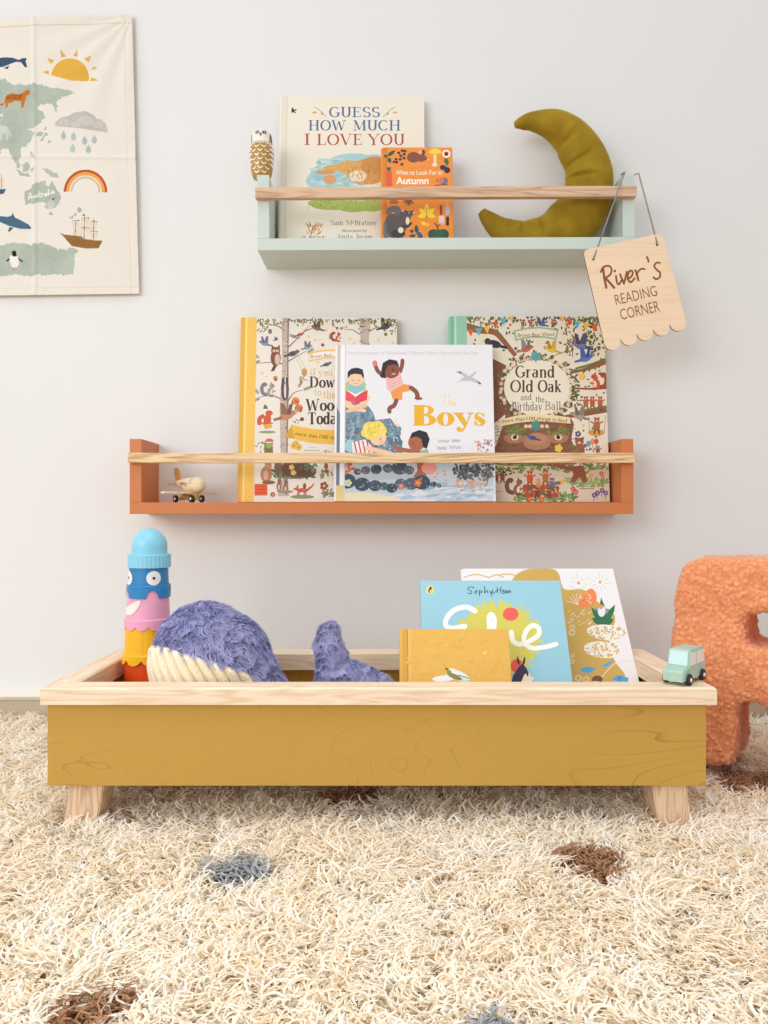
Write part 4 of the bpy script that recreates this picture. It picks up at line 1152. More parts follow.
# --- white seaside book ------------------------------------------------
def seaside_book():
    lean = math.radians(8.5); Yb = 1.170
    w = (494 - 336.5) * 1.19 / F
    h = (PZ(345.5, 1.208) - ZO) / math.cos(lean)
    a = book('white seaside picture book with bold yellow title, in front of the woodland book', 'book', PX(336.5, 1.188), Yb, ZO, w, h, 0.011, lean, paper_mat('white laminated cover', (238, 238, 242)))
    full(a, (236, 236, 242))
    rnd = random.Random(12)
    a.crop = (320, 310, 4.267)
    a.sans('From the creators of Westminster Children\'s Book Prize winner, She Gets', 118, 190, 556, 15, (206, 190, 186), shear=.1)
    # rocks
    blue = [(104, 134, 154), (122, 150, 168), (90, 120, 142), (140, 164, 178)]
    a.poly([(60, 620), (70, 500), (86, 425), (110, 398), (160, 396), (200, 402), (228, 440), (236, 470), (300, 462), (330, 500), (348, 560), (356, 620)], blue[0])
    for _ in range(140):
        x, y = rnd.uniform(75, 340), rnd.uniform(420, 610)
        if x > 232 and y < 490: continue
        a.ell(x, y, rnd.uniform(4, 18), rnd.uniform(8, 30), rnd.choice(blue), rot=rnd.uniform(-20, 20), n=8)
    for _ in range(60): a.ell(rnd.uniform(235, 340), rnd.uniform(470, 610), rnd.uniform(2, 4), None, rnd.choice([(220, 226, 232), (236, 160, 140), (150, 190, 170)]), n=5)
    for _ in range(40): a.ell(rnd.uniform(75, 170), rnd.uniform(440, 600), rnd.uniform(2, 4), None, rnd.choice([(230, 170, 150), (160, 200, 180), (210, 220, 226)]), n=5)
    sk, sk2, sk3 = (244, 206, 172), (142, 84, 66), (176, 104, 76)
    # reader on the rock
    a.ell(152, 320, 44, 30, (168, 204, 150)); a.poly([(112, 320), (192, 320), (206, 385), (100, 385)], (168, 204, 150)); a.rect(126, 318, 180, 372, (150, 196, 214))
    a.ell(152, 295, 34, 30, sk, n=18); a.ell(120, 298, 7, 9, sk); a.ell(186, 298, 7, 9, sk)
    a.poly([(118, 292), (118, 264), (134, 250), (160, 246), (182, 254), (188, 282), (184, 294), (176, 276), (150, 272), (132, 276)], (52, 54, 66))
    a.line([(136, 300), (146, 302)], 2, (140, 100, 80)); a.line([(162, 302), (172, 300)], 2, (140, 100, 80)); a.line([(148, 314), (160, 314)], 2, (200, 120, 100))
    a.rline([(104, 372), (118, 400), (150, 420)], 18, sk, False); a.rline([(206, 372), (188, 402), (150, 418)], 18, sk, False); a.rline([(112, 408), (150, 424), (190, 430)], 15, sk, False); a.rline([(196, 408), (150, 424), (118, 432)], 15, (236, 196, 160), False)
    a.poly([(102, 342), (152, 366), (152, 402), (108, 384)], (234, 88, 104)); a.poly([(204, 342), (152, 366), (152, 402), (200, 384)], (226, 76, 94)); a.poly([(110, 338), (152, 360), (196, 338), (152, 372)], (246, 240, 232))
    # leaping child
    a.rline([(278, 284), (248, 262), (234, 232)], 17, sk2); a.rline([(342, 262), (350, 236), (352, 216)], 17, sk2); a.ell(234, 228, 11, 13, (226, 130, 130))
    a.poly([(280, 290), (340, 262), (356, 318), (300, 350), (286, 340)], (240, 196, 194))
    for k in range(4): a.line([(283 + k * 3, 302 + k * 11), (346 + k * 3, 274 + k * 11)], 2.5, (226, 150, 150))
    a.ell(304, 256, 36, 36, sk2, n=18); a.poly([(262, 256), (268, 226), (296, 210), (328, 216), (338, 240), (318, 232), (290, 236), (278, 262), (276, 288), (262, 286)], (54, 46, 52)); a.ell(268, 280, 12, 10, (54, 46, 52)); a.ell(312, 254, 4, 3, (40, 26, 24)); a.line([(306, 274), (322, 272)], 4, (240, 214, 200))
    a.poly([(300, 350), (356, 316), (384, 320), (382, 346), (352, 352), (350, 384), (312, 384)], (240, 158, 84)); a.rline([(388, 332), (410, 350), (418, 376)], 19, sk2); a.rline([(408, 376), (432, 378)], 10, sk2, False); a.rline([(326, 386), (316, 408), (298, 418), (296, 434)], 18, sk2)
    # gull
    a.poly([(580, 264), (612, 266), (636, 282), (664, 262), (670, 266), (650, 286), (688, 312), (684, 318), (640, 302), (604, 304), (588, 310), (608, 290), (616, 284)], (196, 200, 208)); a.poly([(580, 264), (600, 262), (606, 272)], (90, 94, 104)); a.poly([(668, 300), (690, 316), (680, 318)], (70, 74, 84))
    # title
    for p in ([(514, 370), (545, 362), (560, 366)], [(536, 366), (532, 390), (528, 410)], [(550, 364), (552, 392), (550, 410), (556, 394), (564, 396), (564, 410)], [(570, 402), (578, 398), (574, 392), (568, 400), (572, 410), (580, 408)]): a.line(p, 4.5, (240, 222, 176), True)
    yel = (238, 182, 52)
    def fat(pts): a.poly(pts, yel)
    fat([(402, 406), (452, 406), (452, 494), (402, 494)]); a.poly([(398, 406), (410, 406), (410, 412), (398, 412)], yel); a.poly([(398, 488), (410, 488), (410, 494), (398, 494)], yel)
    fat(arc(446, 428, 40, 22, -90, 90) + [(440, 450)]); fat(arc(450, 470, 46, 24, -90, 90) + [(440, 494)])
    a.poly(arc(450, 428, 12, 15, -90, 90), (236, 236, 242)); a.poly(arc(452, 470, 14, 17, -90, 90), (236, 236, 242)); a.rect(444, 413, 451, 443, (236, 236, 242)); a.rect(444, 453, 453, 487, (236, 236, 242)); a.rect(408, 412, 412, 488, (238, 182, 52))
    a.ell(536, 466, 38, 30, yel, n=24); a.ell(536, 466, 10, 26, (236, 236, 242), n=20)
    fat([(568, 438), (616, 438), (616, 443), (606, 445), (626, 478), (638, 446), (628, 443), (628, 438), (656, 438), (656, 443), (646, 446), (620, 506), (608, 520), (590, 520), (580, 508), (588, 498), (602, 502), (606, 510), (614, 498), (576, 445), (568, 443)])
    fat([tuple(p) for p in spline([(700, 440), (700, 458), (690, 446), (676, 444), (676, 452), (700, 466), (706, 480), (694, 494), (676, 495), (662, 490), (660, 496), (658, 474), (664, 474), (674, 488), (684, 488), (684, 482), (664, 468), (658, 456), (666, 440), (682, 438), (694, 442)], 3)])
    gy = (150, 152, 158)
    for x, ww, y in ((502, 48, 560), (562, 34, 558), (500, 40, 590), (552, 50, 586)):
        pts = []
        for i in range(9): pts.append((x + ww * i / 8, y + (6 if i % 2 else -6) * (1.6 if i == 0 else 1)))
        a.line(pts, 2.2, gy, True)
    for _ in range(46): a.leaf(rnd.uniform(664, 736), rnd.uniform(556, 640), rnd.uniform(10, 20), 7, rnd.uniform(0, 360), rnd.choice([(90, 130, 170), (220, 90, 90), (236, 170, 120), (240, 240, 244), (120, 150, 180)]))
    # two children at the pool
    a.ell(130, 580, 26, 28, (160, 206, 222)); a.poly([(136, 566), (190, 552), (230, 590), (226, 618), (140, 620)], (240, 236, 236))
    for k in range(5): a.line([(146 + k * 18, 560 - k * 1), (158 + k * 18, 616)], 6, (206, 84, 84))
    a.rline([(200, 590), (250, 600), (300, 612)], 18, sk); a.ell(248, 545, 36, 33, sk, n=18)
    for x, y, r in ((215, 505, 34), (245, 498, 30), (262, 515, 24), (196, 525, 22), (232, 525, 26), (210, 540, 16)): a.ell(x, y, r, r * .85, (240, 214, 104), n=14)
    for _ in range(30): a.ell(rnd.uniform(190, 275), rnd.uniform(480, 540), rnd.uniform(4, 8), None, rnd.choice([(248, 226, 130), (226, 196, 84)]), n=7)
    a.ell(258, 550, 3, 3, (90, 60, 50)); a.ell(262, 562, 6, 4, (240, 170, 150))
    a.poly([(412, 606), (456, 592), (472, 620), (400, 622)], (150, 190, 160)); a.rline([(420, 604), (360, 598), (320, 586)], 18, sk3); a.ell(412, 566, 36, 36, sk3, n=18); a.poly([(382, 548), (392, 524), (424, 512), (456, 522), (468, 552), (456, 592), (440, 586), (432, 550), (410, 540)], (48, 46, 54)); a.ell(394, 568, 3, 3, (40, 26, 24))
    # below the rail: pool, rocks, sand, sea
    a.rect(60, 652, 740, 830, (196, 210, 222))
    a.poly([(60, 780), (200, 778), (330, 800), (420, 830), (60, 830)], (232, 222, 190)); a.poly([(100, 690), (420, 690), (420, 720), (110, 726)], (186, 196, 204))
    for _ in range(110): a.ell(rnd.uniform(330, 735), rnd.uniform(740, 822), rnd.uniform(10, 36), rnd.uniform(3, 7), rnd.choice([(176, 196, 216), (214, 224, 232), (160, 184, 208), (226, 230, 236)]), rot=-8, n=8)
    a.rline([(430, 650), (432, 690), (416, 714)], 34, sk3, False); a.rline([(440, 690), (446, 718)], 20, sk3, False); a.ell(466, 676, 34, 26, (232, 160, 150))
    dk = [(72, 92, 108), (86, 106, 122), (62, 82, 98)]
    for x, y, r in ((160, 690, 16), (195, 684, 20), (240, 680, 24), (290, 676, 22), (340, 674, 34), (380, 684, 22), (115, 730, 38), (180, 744, 34), (235, 750, 28), (272, 752, 20), (306, 760, 24), (345, 742, 26), (390, 742, 30), (435, 736, 36), (484, 744, 14), (508, 750, 10)):
        a.ell(x, y, r, r * .86, rnd.choice(dk), n=16)
        for _ in range(5): a.ell(x + rnd.uniform(-r, r) * .7, y + rnd.uniform(-r, r) * .6, rnd.uniform(2, 5), None, rnd.choice([(120, 140, 150), (140, 160, 164), (200, 120, 100)]), n=6)
    a.bush(110, 675, 36, 20, [(214, 110, 90), (196, 92, 76)], 24, 22, rnd); a.flower(120, 738, 16, (210, 222, 190)); a.flower(418, 738, 17, (222, 120, 70)); a.flower(346, 752, 13, (222, 130, 120))
    a.bush(620, 690, 50, 36, [(84, 88, 96), (110, 112, 116), (70, 74, 84)], 90, 20, rnd); a.bush(700, 680, 46, 40, [(96, 100, 106), (80, 84, 92), (130, 130, 130)], 80, 20, rnd); a.bush(640, 745, 70, 24, [(224, 130, 80), (200, 190, 190), (236, 160, 110)], 40, 16, rnd)
    for _ in range(20): a.ell(rnd.uniform(470, 590), rnd.uniform(680, 730), rnd.uniform(3, 6), None, rnd.choice([(230, 150, 100), (200, 204, 210)]), n=6)
    strip(a, 0, .022, (206, 200, 198)); strip(a, .022, .05, (244, 244, 248)); strip(a, .05, .056, (214, 216, 224))
    zb = a.h
    a.poly([(0, 0), (a.w * .022, 0), (a.w * .022, zb * .55), (0, zb * .6)], (110, 128, 150), raw=True)
    a.poly([(0, 0), (a.w * .05, 0), (a.w * .05, zb * .10), (0, zb * .10)], (226, 206, 140), raw=True)
    a.build('cover_print', M['gloss_print'], a.obj)
seaside_book()

# --- books in the low box ----------------------------------------------
def slanted(label, xl, xr, yref, Y1, ytop, lean, t, cover, soft=False, yaw=0.0):
    z1 = PZ(yref, Y1); k = math.tan(lean)
    # solve for the top edge on the leaning plane
    c = (ytop - 512) / F
    Yt = (Y1 + k * (HC - z1)) / (1 + k * c)
    zt = HC - c * Yt
    z0 = BZ + 0.0005 + t * math.sin(lean)
    Yb = Y1 - (z1 - z0) * k
    h = (zt - z0) / math.cos(lean)
    w = (xr - xl) * Yt / F
    return book(label, 'book', PX(xl, Yt), Yb, z0 - t * math.sin(lean), w, h, t, lean, cover, soft=soft, yaw=yaw)

def gold_white_book():
    a = slanted('white and gold flower patterned book leaning at the back of the mustard box', 463, 613, 681, 0.957, 568.5, math.radians(38.5), 0.010, paper_mat('white cover', (238, 236, 236)))
    full(a, (238, 235, 236))
    rnd = random.Random(21)
    a.crop = (500, 560, 5.12)
    gold = (208, 168, 84)
    a.poly([(-200, 640)] + [tuple(p) for p in spline([(40, 300), (60, 110), (140, 48), (260, 46), (300, 70), (330, 150), (420, 150), (480, 200), (560, 260), (590, 300), (560, 420), (590, 520), (640, 590), (660, 700)], 5)] + [(-200, 900)], gold)
    for _ in range(60):
        t = rnd.uniform(0, 1); x = 330 + 260 * t; a.leaf(x, 160 + 160 * t + rnd.uniform(-20, 20), rnd.uniform(14, 36), 9, rnd.uniform(-60, 60), gold)
    a.line([(-190, 90), (-120, 74), (-60, 90)], 5, gold, True); a.line([(0, 76), (60, 74), (110, 100)], 5, gold, True); a.line([(-60, 92), (-20, 76), (20, 90)], 5, gold, True)
    for cx, cy in ((402, 118), (512, 114)):
        a.ell(cx, cy, 8, None, gold)
        for k in range(10):
            r = math.radians(36 * k + 10); a.line([(cx + 24 * math.cos(r), cy + 24 * math.sin(r)), (cx + 44 * math.cos(r), cy + 44 * math.sin(r))], 2.5, (206, 200, 196))
    for _ in range(40): a.ell(rnd.uniform(330, 660), rnd.uniform(60, 300), 2.5, None, (206, 190, 160), n=5)
    for k in range(7):
        r = math.radians(-160 + 20 * k); a.line([(400, 230), (400 + 60 * math.cos(r), 230 + 60 * math.sin(r))], 3, (240, 232, 214))
    a.poly([tuple(p) for p in spline([(400, 215), (430, 170), (465, 146), (490, 168), (494, 206), (470, 232), (430, 242), (404, 236), (400, 215)], 4)], (240, 138, 76))
    for _ in range(22): a.ell(rnd.gauss(446, 16), rnd.gauss(196, 14), rnd.uniform(3, 6), None, rnd.choice([(246, 190, 160), (250, 214, 190), (226, 110, 60)]), n=6)
    g = (40, 112, 78)
    for r, l in ((-95, 140), (-125, 110), (-60, 120), (-150, 70), (-30, 60)): a.leaf(530, 332, l, 34, r, g)
    a.ell(520, 262, 20, 30, (232, 236, 240)); a.ell(516, 240, 13, 12, (226, 150, 96)); a.line([(500, 262), (490, 250)], 8, (70, 150, 200)); a.line([(540, 262), (556, 252)], 8, (70, 150, 200))
    # two white lace stones
    for cx, cy, rx, ry in ((548, 372, 104, 40), (526, 460, 98, 42)):
        a.ell(cx, cy, rx, ry, (240, 236, 226), rot=6, n=26)
        for _ in range(80):
            q = math.sqrt(rnd.random()) * .9; t = rnd.uniform(0, 6.28); a.ell(cx + rx * q * math.cos(t), cy + ry * q * math.sin(t), rnd.uniform(4, 8), rnd.uniform(2.5, 4), gold, rot=rnd.uniform(0, 180), n=7)
    for cx, cy, r in ((370, 345, 16), (368, 372, 18), (370, 490, 12), (368, 520, 14), (400, 605, 20), (440, 612, 18)): a.ell(cx, cy, r, r * .9, (226, 206, 160), n=14); a.ell(cx, cy, r * .5, r * .4, gold)
    bl = (82, 164, 226)
    a.poly([(410, 560), (440, 546), (494, 552), (460, 578), (425, 578)], bl); a.poly([(512, 546), (570, 516), (584, 518), (545, 548)], bl); a.poly([(568, 612), (600, 590), (658, 604), (655, 625), (600, 622)], bl); a.poly([(600, 600), (630, 590), (612, 625)], (60, 140, 210))
    a.ell(498, 612, 28, 20, (120, 78, 56)); a.ell(490, 640, 30, 20, (236, 196, 160))
    a.line([(520, 600), (590, 530), (680, 515)], 4, (232, 224, 214), True)
    for _ in range(24): a.line([(x_ := rnd.uniform(340, 470), y_ := rnd.uniform(260, 340)), (x_ + 14, y_ - 8)], 3, (236, 226, 204))
    a.crop = (0, 0, 1)
    a.build('cover_print', M['print'], a.obj)
gold_white_book()

def blue_book():
    a = slanted('sky blue picture book with looping white title in the mustard box', 420, 560, 681, 0.903, 580.5, math.radians(29), 0.006, paper_mat('sky blue cover', (150, 200, 216)), soft=True)
    full(a, (152, 202, 218))
    a.crop = (395, 560, 4.15)
    rnd = random.Random(31)
    yl = (212, 204, 92)
    a.ell(430, 330, 150, 130, yl, n=30)
    for i in range(110):
        t = 6.283 * i / 110 + rnd.uniform(-.03, .03); q = rnd.uniform(.94, 1.06)
        a.leaf(430 + 130 * math.cos(t), 330 + 112 * math.sin(t), rnd.uniform(40, 66), 15, math.degrees(t) + rnd.uniform(-14, 14), yl)
    a.ell(480, 225, 33, 28, (238, 96, 84), n=22)
    # little emblem: black bird on a yellow oval
    a.ell(145, 124, 16, 18, (240, 216, 90), n=18); a.ell(145, 127, 7, 10, (30, 28, 30)); a.ell(148, 116, 5, None, (30, 28, 30)); a.ell(147, 129, 3, 6, (246, 244, 240))
    nb = (40, 78, 110)
    for p in ([(330, 116), (310, 112), (302, 122), (318, 130), (314, 140), (300, 138)], [(330, 132), (340, 126), (336, 140), (328, 134)], [(350, 126), (350, 150), (352, 128), (362, 132), (352, 138)], [(372, 110), (372, 138), (380, 126), (386, 138)], [(392, 126), (398, 138), (406, 124), (398, 152)], [(424, 112), (424, 138)], [(406, 142), (424, 126), (440, 124)], [(440, 110), (438, 138)], [(446, 132), (454, 128), (448, 126), (446, 138), (456, 138), (458, 128), (462, 138), (466, 126), (472, 138), (476, 126), (482, 136)]):
        a.line(p, 3.4, nb, True)
    wh = (248, 246, 240)
    a.rline([(332, 212), (296, 196), (250, 206), (218, 236), (210, 268), (232, 284), (290, 276), (240, 300), (205, 340), (220, 380), (280, 390)], 21, wh)
    a.rline([(330, 330), (360, 300), (384, 320), (392, 280), (390, 240), (400, 226), (412, 248), (410, 300), (420, 350)], 20, wh)
    a.rline([(482, 300), (490, 336), (520, 350), (560, 336), (596, 310), (594, 280), (566, 274), (542, 300), (536, 340), (568, 366), (620, 362), (668, 350)], 20, wh)
    # dark hair and a pale profile low on the cover
    a.ell(506, 440, 26, 30, (232, 84, 70)); a.poly([(490, 480), (516, 440), (530, 430), (546, 450), (560, 480), (548, 520), (500, 530), (480, 520)], (44, 46, 70)); a.leaf(515, 440, 44, 10, -100, (44, 46, 70)); a.leaf(532, 440, 42, 10, -80, (44, 46, 70))
    a.poly([(536, 476), (556, 468), (562, 484), (578, 492), (566, 506), (536, 520), (524, 506)], (246, 224, 206)); a.ell(550, 476, 4, 7, (30, 26, 30))
    a.build('cover_print', M['print'], a.obj)
blue_book()

def mustard_book():
    a = slanted('small mustard book with a pale winged insect, foremost in the mustard box', 402, 508.5, 681, 0.866, 629, math.radians(21), 0.012, paper_mat('mustard book cloth', (226, 178, 88)))
    full(a, (226, 180, 92))
    strip(a, 0, .045, (214, 164, 76)); strip(a, .045, .055, (190, 140, 60)); strip(a, .055, .08, (232, 188, 104))
    a.crop = (395, 560, 4.15)
    rnd = random.Random(41)
    for _ in range(90): a.leaf(rnd.uniform(70, 480), rnd.uniform(300, 560), rnd.uniform(26, 50), 13, rnd.uniform(0, 360), rnd.choice([(229, 184, 98), (222, 175, 86)]))
    a.ell(372, 386, 7, 5, (240, 214, 150))
    a.ell(200, 492, 46, 13, (236, 240, 240), rot=-4); a.ell(268, 474, 50, 12, (226, 234, 236), rot=26); a.ell(262, 492, 60, 9, (206, 216, 216), rot=20); a.ell(224, 466, 10, 12, (130, 160, 70), rot=-30); a.ell(248, 484, 32, 10, (150, 130, 80), rot=24); a.ell(214, 452, 6, 5, (90, 120, 50)); a.line([(262, 478), (310, 492)], 4, (110, 150, 70))
    a.build('cover_print', M['matte_print'], a.obj)
mustard_book()
# ------------------------------------------------------------ moon cushion
def moon():
    Y = 1.203
    k = 3.07; ox, oy = 450, 90
    mid = [(198, 104, 9), (222, 97, 20), (258, 93, 30), (318, 104, 46), (368, 140, 58), (404, 192, 68), (426, 250, 73), (424, 308, 77), (404, 362, 82), (366, 405, 80), (310, 438, 68), (245, 448, 52), (190, 440, 45), (150, 420, 36), (115, 390, 24), (96, 368, 13)]
    P = spline(mid, 14)
    cx, cz = PX(ox + 400 / k, Y), ZT
    seg = 44
    bm = bmesh.new(); rings = []
    n = len(P)
    for i, (x, y, r) in enumerate(P):
        a, b = P[max(i - 1, 0)], P[min(i + 1, n - 1)]
        d = Vector((b[0] - a[0], 0, -(b[1] - a[1]))).normalized()
        nn = Vector((-d.z, 0, d.x))               # in-plane normal, outward
        c = px(ox + x / k, oy + (y + 4) / k, Y) - Vector((cx, Y, cz))
        R = r * .97 / k * Y / F
        end = min(i, n - 1 - i)
        if end == 0: R *= .55
        t = i / (n - 1)
        ring = []
        for s in range(seg):
            q = 2 * math.pi * s / seg
            inw = max(0, -math.cos(q) * 1.0)
            # puckers gather along the inner seam
            cre = max(0, math.sin(t * 58 + 2 * math.sin(t * 17))) ** 4
            pk = 1 - 0.26 * max(0, .35 - math.cos(q)) * cre * math.sin(math.pi * t) - 0.012 * math.sin(t * 40 + q * 3)
            ring.append(bm.verts.new(c + nn * (R * math.cos(q) * (1 if inw == 0 else 1)) + Vector((0, 1, 0)) * (min(R * 1.05, .027 + R * .12) * math.sin(q) * pk) + nn * (0.0009 * inw * math.sin(t * 58) * math.sin(math.pi * t))))
        rings.append(ring)
    for a, b in zip(rings, rings[1:]):
        for s in range(seg): bm.faces.new([a[s], a[(s + 1) % seg], b[(s + 1) % seg], b[s]])
    bm.faces.new(rings[0]); bm.faces.new(rings[-1][::-1])
    for v in bm.verts: v.co.z = max(v.co.z, 0.0)
    mt, nt, b = new_mat('olive gold velvet')
    no = N(nt, 'ShaderNodeTexNoise'); no.inputs['Scale'].default_value = 28; no.inputs['Detail'].default_value = 5
    nt.links.new(coords(nt), no.inputs['Vector'])
    cr = N(nt, 'ShaderNodeValToRGB'); cr.color_ramp.elements[0].position = .35; cr.color_ramp.elements[1].position = .68
    cr.color_ramp.elements[0].color = lin((140, 112, 24)); cr.color_ramp.elements[1].color = lin((164, 136, 36))
    nt.links.new(no.outputs['Fac'], cr.inputs['Fac']); nt.links.new(cr.outputs['Color'], b.inputs['Base Color'])
    b.inputs['Roughness'].default_value = 0.7; b.inputs['Sheen Weight'].default_value = 0.6; b.inputs['Sheen Roughness'].default_value = 0.35
    b.inputs['Sheen Tint'].default_value = lin((230, 205, 90)); b.inputs['Specular IOR Level'].default_value = .15
    n2 = N(nt, 'ShaderNodeTexNoise'); n2.inputs['Scale'].default_value = 900
    nt.links.new(coords(nt), n2.inputs['Vector']); add_bump(nt, b, n2.outputs['Fac'], .25, .001)
    o = from_bm('moon_cushion', bm, mt, None, True)
    o.location = (cx, Y, cz)
    me = o.data
    tag(o, 'olive gold velvet crescent moon cushion on the sage green shelf', 'cushion')
moon()

# ------------------------------------------------------------ wooden owl
def owl_figure():
    Y = 1.178; k = 6.61
    z0 = PZ(173.7, 1.16)
    s = Y / F / k
    X = PX(245 + 111 / k, Y)
    zt = PZ(120 + 72 / k, Y)
    H = zt - z0
    # half widths read off the outline, from the foot up
    prof = [(0, 0), (46, 0), (58, .02), (68, .12), (76, .28), (82, .45), (82, .55), (76, .66), (70, .74), (68, .84), (60, .92), (44, .972), (22, .995), (0, 1)]
    pr = [tuple(p) for p in spline([(r * s, z * H) for r, z in prof], 16)]
    pr = [(max(r, 0), z) for r, z in pr]; pr[0] = (0, 0); pr[-1] = (0, H)
    bm = lathe_bm(pr, 220)
    o = from_bm('owl_figure', bm, M['gloss_print'], None, True)
    me = o.data
    cols = []
    W, G, B, D = lin((244, 238, 226)), lin((176, 138, 62)), lin((120, 92, 48)), lin((28, 28, 30))
    for v in me.vertices:
        # crop coordinates of this point seen from the front
        x = v.co.x / s + 111; y = 60 + (1 - v.co.z / H) * 345
        c = G
        side = abs(x - 113) > 55 or v.co.y > 0.004
        if y > 150 and side: c = W if (abs((y / 34.0) % 1 - .5) + abs(abs(x - 113) - 74) * .02) < .40 and y < 335 else G
        if y <= 168:
            c = B if y < 78 or abs(x - 112) > 56 else W
            if y > 70 and abs(x - 112) < 46 and y < 160: c = W
            if v.co.y > 0: c = B
            for ex in (91, 137):
                dd = math.hypot(x - ex, y - 102)
                if dd < 20: c = lin((196, 204, 214))
                if dd < 12: c = D
                if dd < 4: c = W
            if abs(x - 114) < 10 - (y - 108) * .25 and 108 < y < 134: c = lin((150, 100, 60))
        elif y > 170 and not side:
            row = (y - 196) / 29.0; i = math.floor(row); f = row - i
            u = (x - 113 + (i % 2) * 23) / 46.0; u = u - math.floor(u) - .5
            if abs(f - .55 + u * u * 3.2) < .13 + .1 * (.36 - abs(u)) and abs(u) < .36: c = W
        if 165 < y <= 182: c = lin((150, 150, 90)) if math.sin(x * .5) > 0 else W
        cols.append(c)
    grid_colours(me, cols)
    o.location = (X, Y, z0)
    tag(o, 'small painted wooden owl standing on the left upright of the sage green shelf', 'owl figure')
owl_figure()

# ------------------------------------------------------------ hanging plaque
def plaque():
    Y = 1.128
    k = 5.39; ox, oy = 580, 160
    c = px(ox + 293 / k, oy + 700 / k, Y)
    t = thing('hanging_sign', 'scalloped plywood name sign hanging by grey cord from the sage green shelf', 'sign', tuple(c))
    # everything drawn in the crop, brought to the plane of the plaque
    bpy.context.view_layer.update()
    a = Art(t.matrix_world.copy(), lift=0.0017)
    a.crop = (ox, oy, k)
    q = lambda x, y: a.at(x, y)
    TL, TR, BR, BL = (14, 488), (440, 396), (574, 884), (134, 1012)
    def lerp(p, r, f): return (p[0] + (r[0] - p[0]) * f, p[1] + (r[1] - p[1]) * f)
    out = []
    def corner(p, pa, pb, r):
        va = Vector((pa[0] - p[0], pa[1] - p[1])).normalized(); vb = Vector((pb[0] - p[0], pb[1] - p[1])).normalized()
        for i in range(7):
            f = i / 6
            A0 = Vector(p) + va * r; B0 = Vector(p) + vb * r
            out.append(tuple(A0 * (1 - f) ** 2 + Vector(p) * 2 * f * (1 - f) + B0 * f * f))
    corner(TL, BL, TR, 34); corner(TR, TL, BR, 38)
    # five scallops from right to left along the foot
    ux = Vector((BR[0] - BL[0], BR[1] - BL[1])); L = ux.length; ux.normalize(); un = Vector((-ux.y, ux.x))
    Rp = Vector((BR[0], BR[1])) - un * 14; 
    out.append(tuple(Rp - un * 14))
    sc = L / 5
    for i in range(5):
        cc = Vector(BR) - ux * sc * (i + .5) - un * 20
        for j in range(0, 13):
            ang = math.pi * j / 12
            out.append(tuple(cc + ux * (sc / 2 * .97) * math.cos(ang) + un * 46 * math.sin(ang)))
    pts = [q(*p) for p in out]
    bm = prism_bm(pts, -.0015, .0015)
    o = from_bm('board', bm, [M['ply'], M['burnt']], t)
    for p in o.data.polygons:
        if abs(p.normal.y) < .5: p.material_index = 1
    br = (146, 86, 42)
    for p, ww in (([(110, 606), (124, 580), (152, 572), (168, 590), (162, 618), (140, 634), (126, 638)], 10), ([(122, 582), (130, 640), (140, 690)], 12), ([(134, 636), (158, 662), (182, 690)], 12),
                  ([(192, 626), (197, 660), (208, 672), (222, 650)], 10), ([(214, 618), (224, 642), (234, 666), (235, 666), (243, 636), (250, 604)], 10), ([(254, 644), (276, 628), (282, 606), (268, 598), (256, 620), (258, 648), (272, 660), (292, 640)], 10),
                  ([(296, 596), (306, 622), (312, 650)], 11), ([(302, 622), (314, 600), (330, 588), (347, 590)], 9), ([(358, 524), (364, 536), (367, 550)], 10), ([(428, 556), (410, 556), (398, 574), (412, 594), (428, 608), (428, 632), (408, 644), (394, 634)], 10)):
        a.rline(p, ww, br)
    a.ell(186, 600, 7, 7, br)
    a.sans('READING', 194, 784, 228, 60, br, rot=-13, bold=-.008)
    a.sans('CORNER', 222, 864, 214, 62, br, rot=-13, bold=-.008)
    for h in ((70, 538), (413, 460)): a.ell(h[0], h[1], 6, 6, (60, 40, 30))
    a.build('lettering', M['matte_print'], t)
    # cord up to the upright, over its head and down again
    def loc(x, y, yy): return px(ox + x / k, oy + y / k, yy) - c
    YF = 1.16
    xL, xR = PX(623.2, YF) - c.x, PX(635, YF) - c.x + 0.0002
    ztop = PZ(174, YF) - c.z + 0.0012
    h0, h1 = q(70, 538), q(413, 460)
    pts = [(h0[0], .003, h0[1]), (h0[0], -.0028, h0[1] + .001)]
    pts += [(xL - .0016, YF - 0.013 - c.y, ztop - .004), (xL - .0014, YF + .004 - c.y, ztop - .0002), (xL + .001, YF + .005 - c.y, ztop + .0006), (xR - .001, YF + .005 - c.y, ztop + .0006), (xR + .0006, YF + .004 - c.y, ztop - .0005), (xR + .001, YF - .013 - c.y, ztop - .006)]
    pts += [(h1[0], -.0028, h1[1] + .001), (h1[0], .003, h1[1])]
    from_bm('cord', tube_bm(pts, .0011, 8), M['cord'], t, True)
plaque()

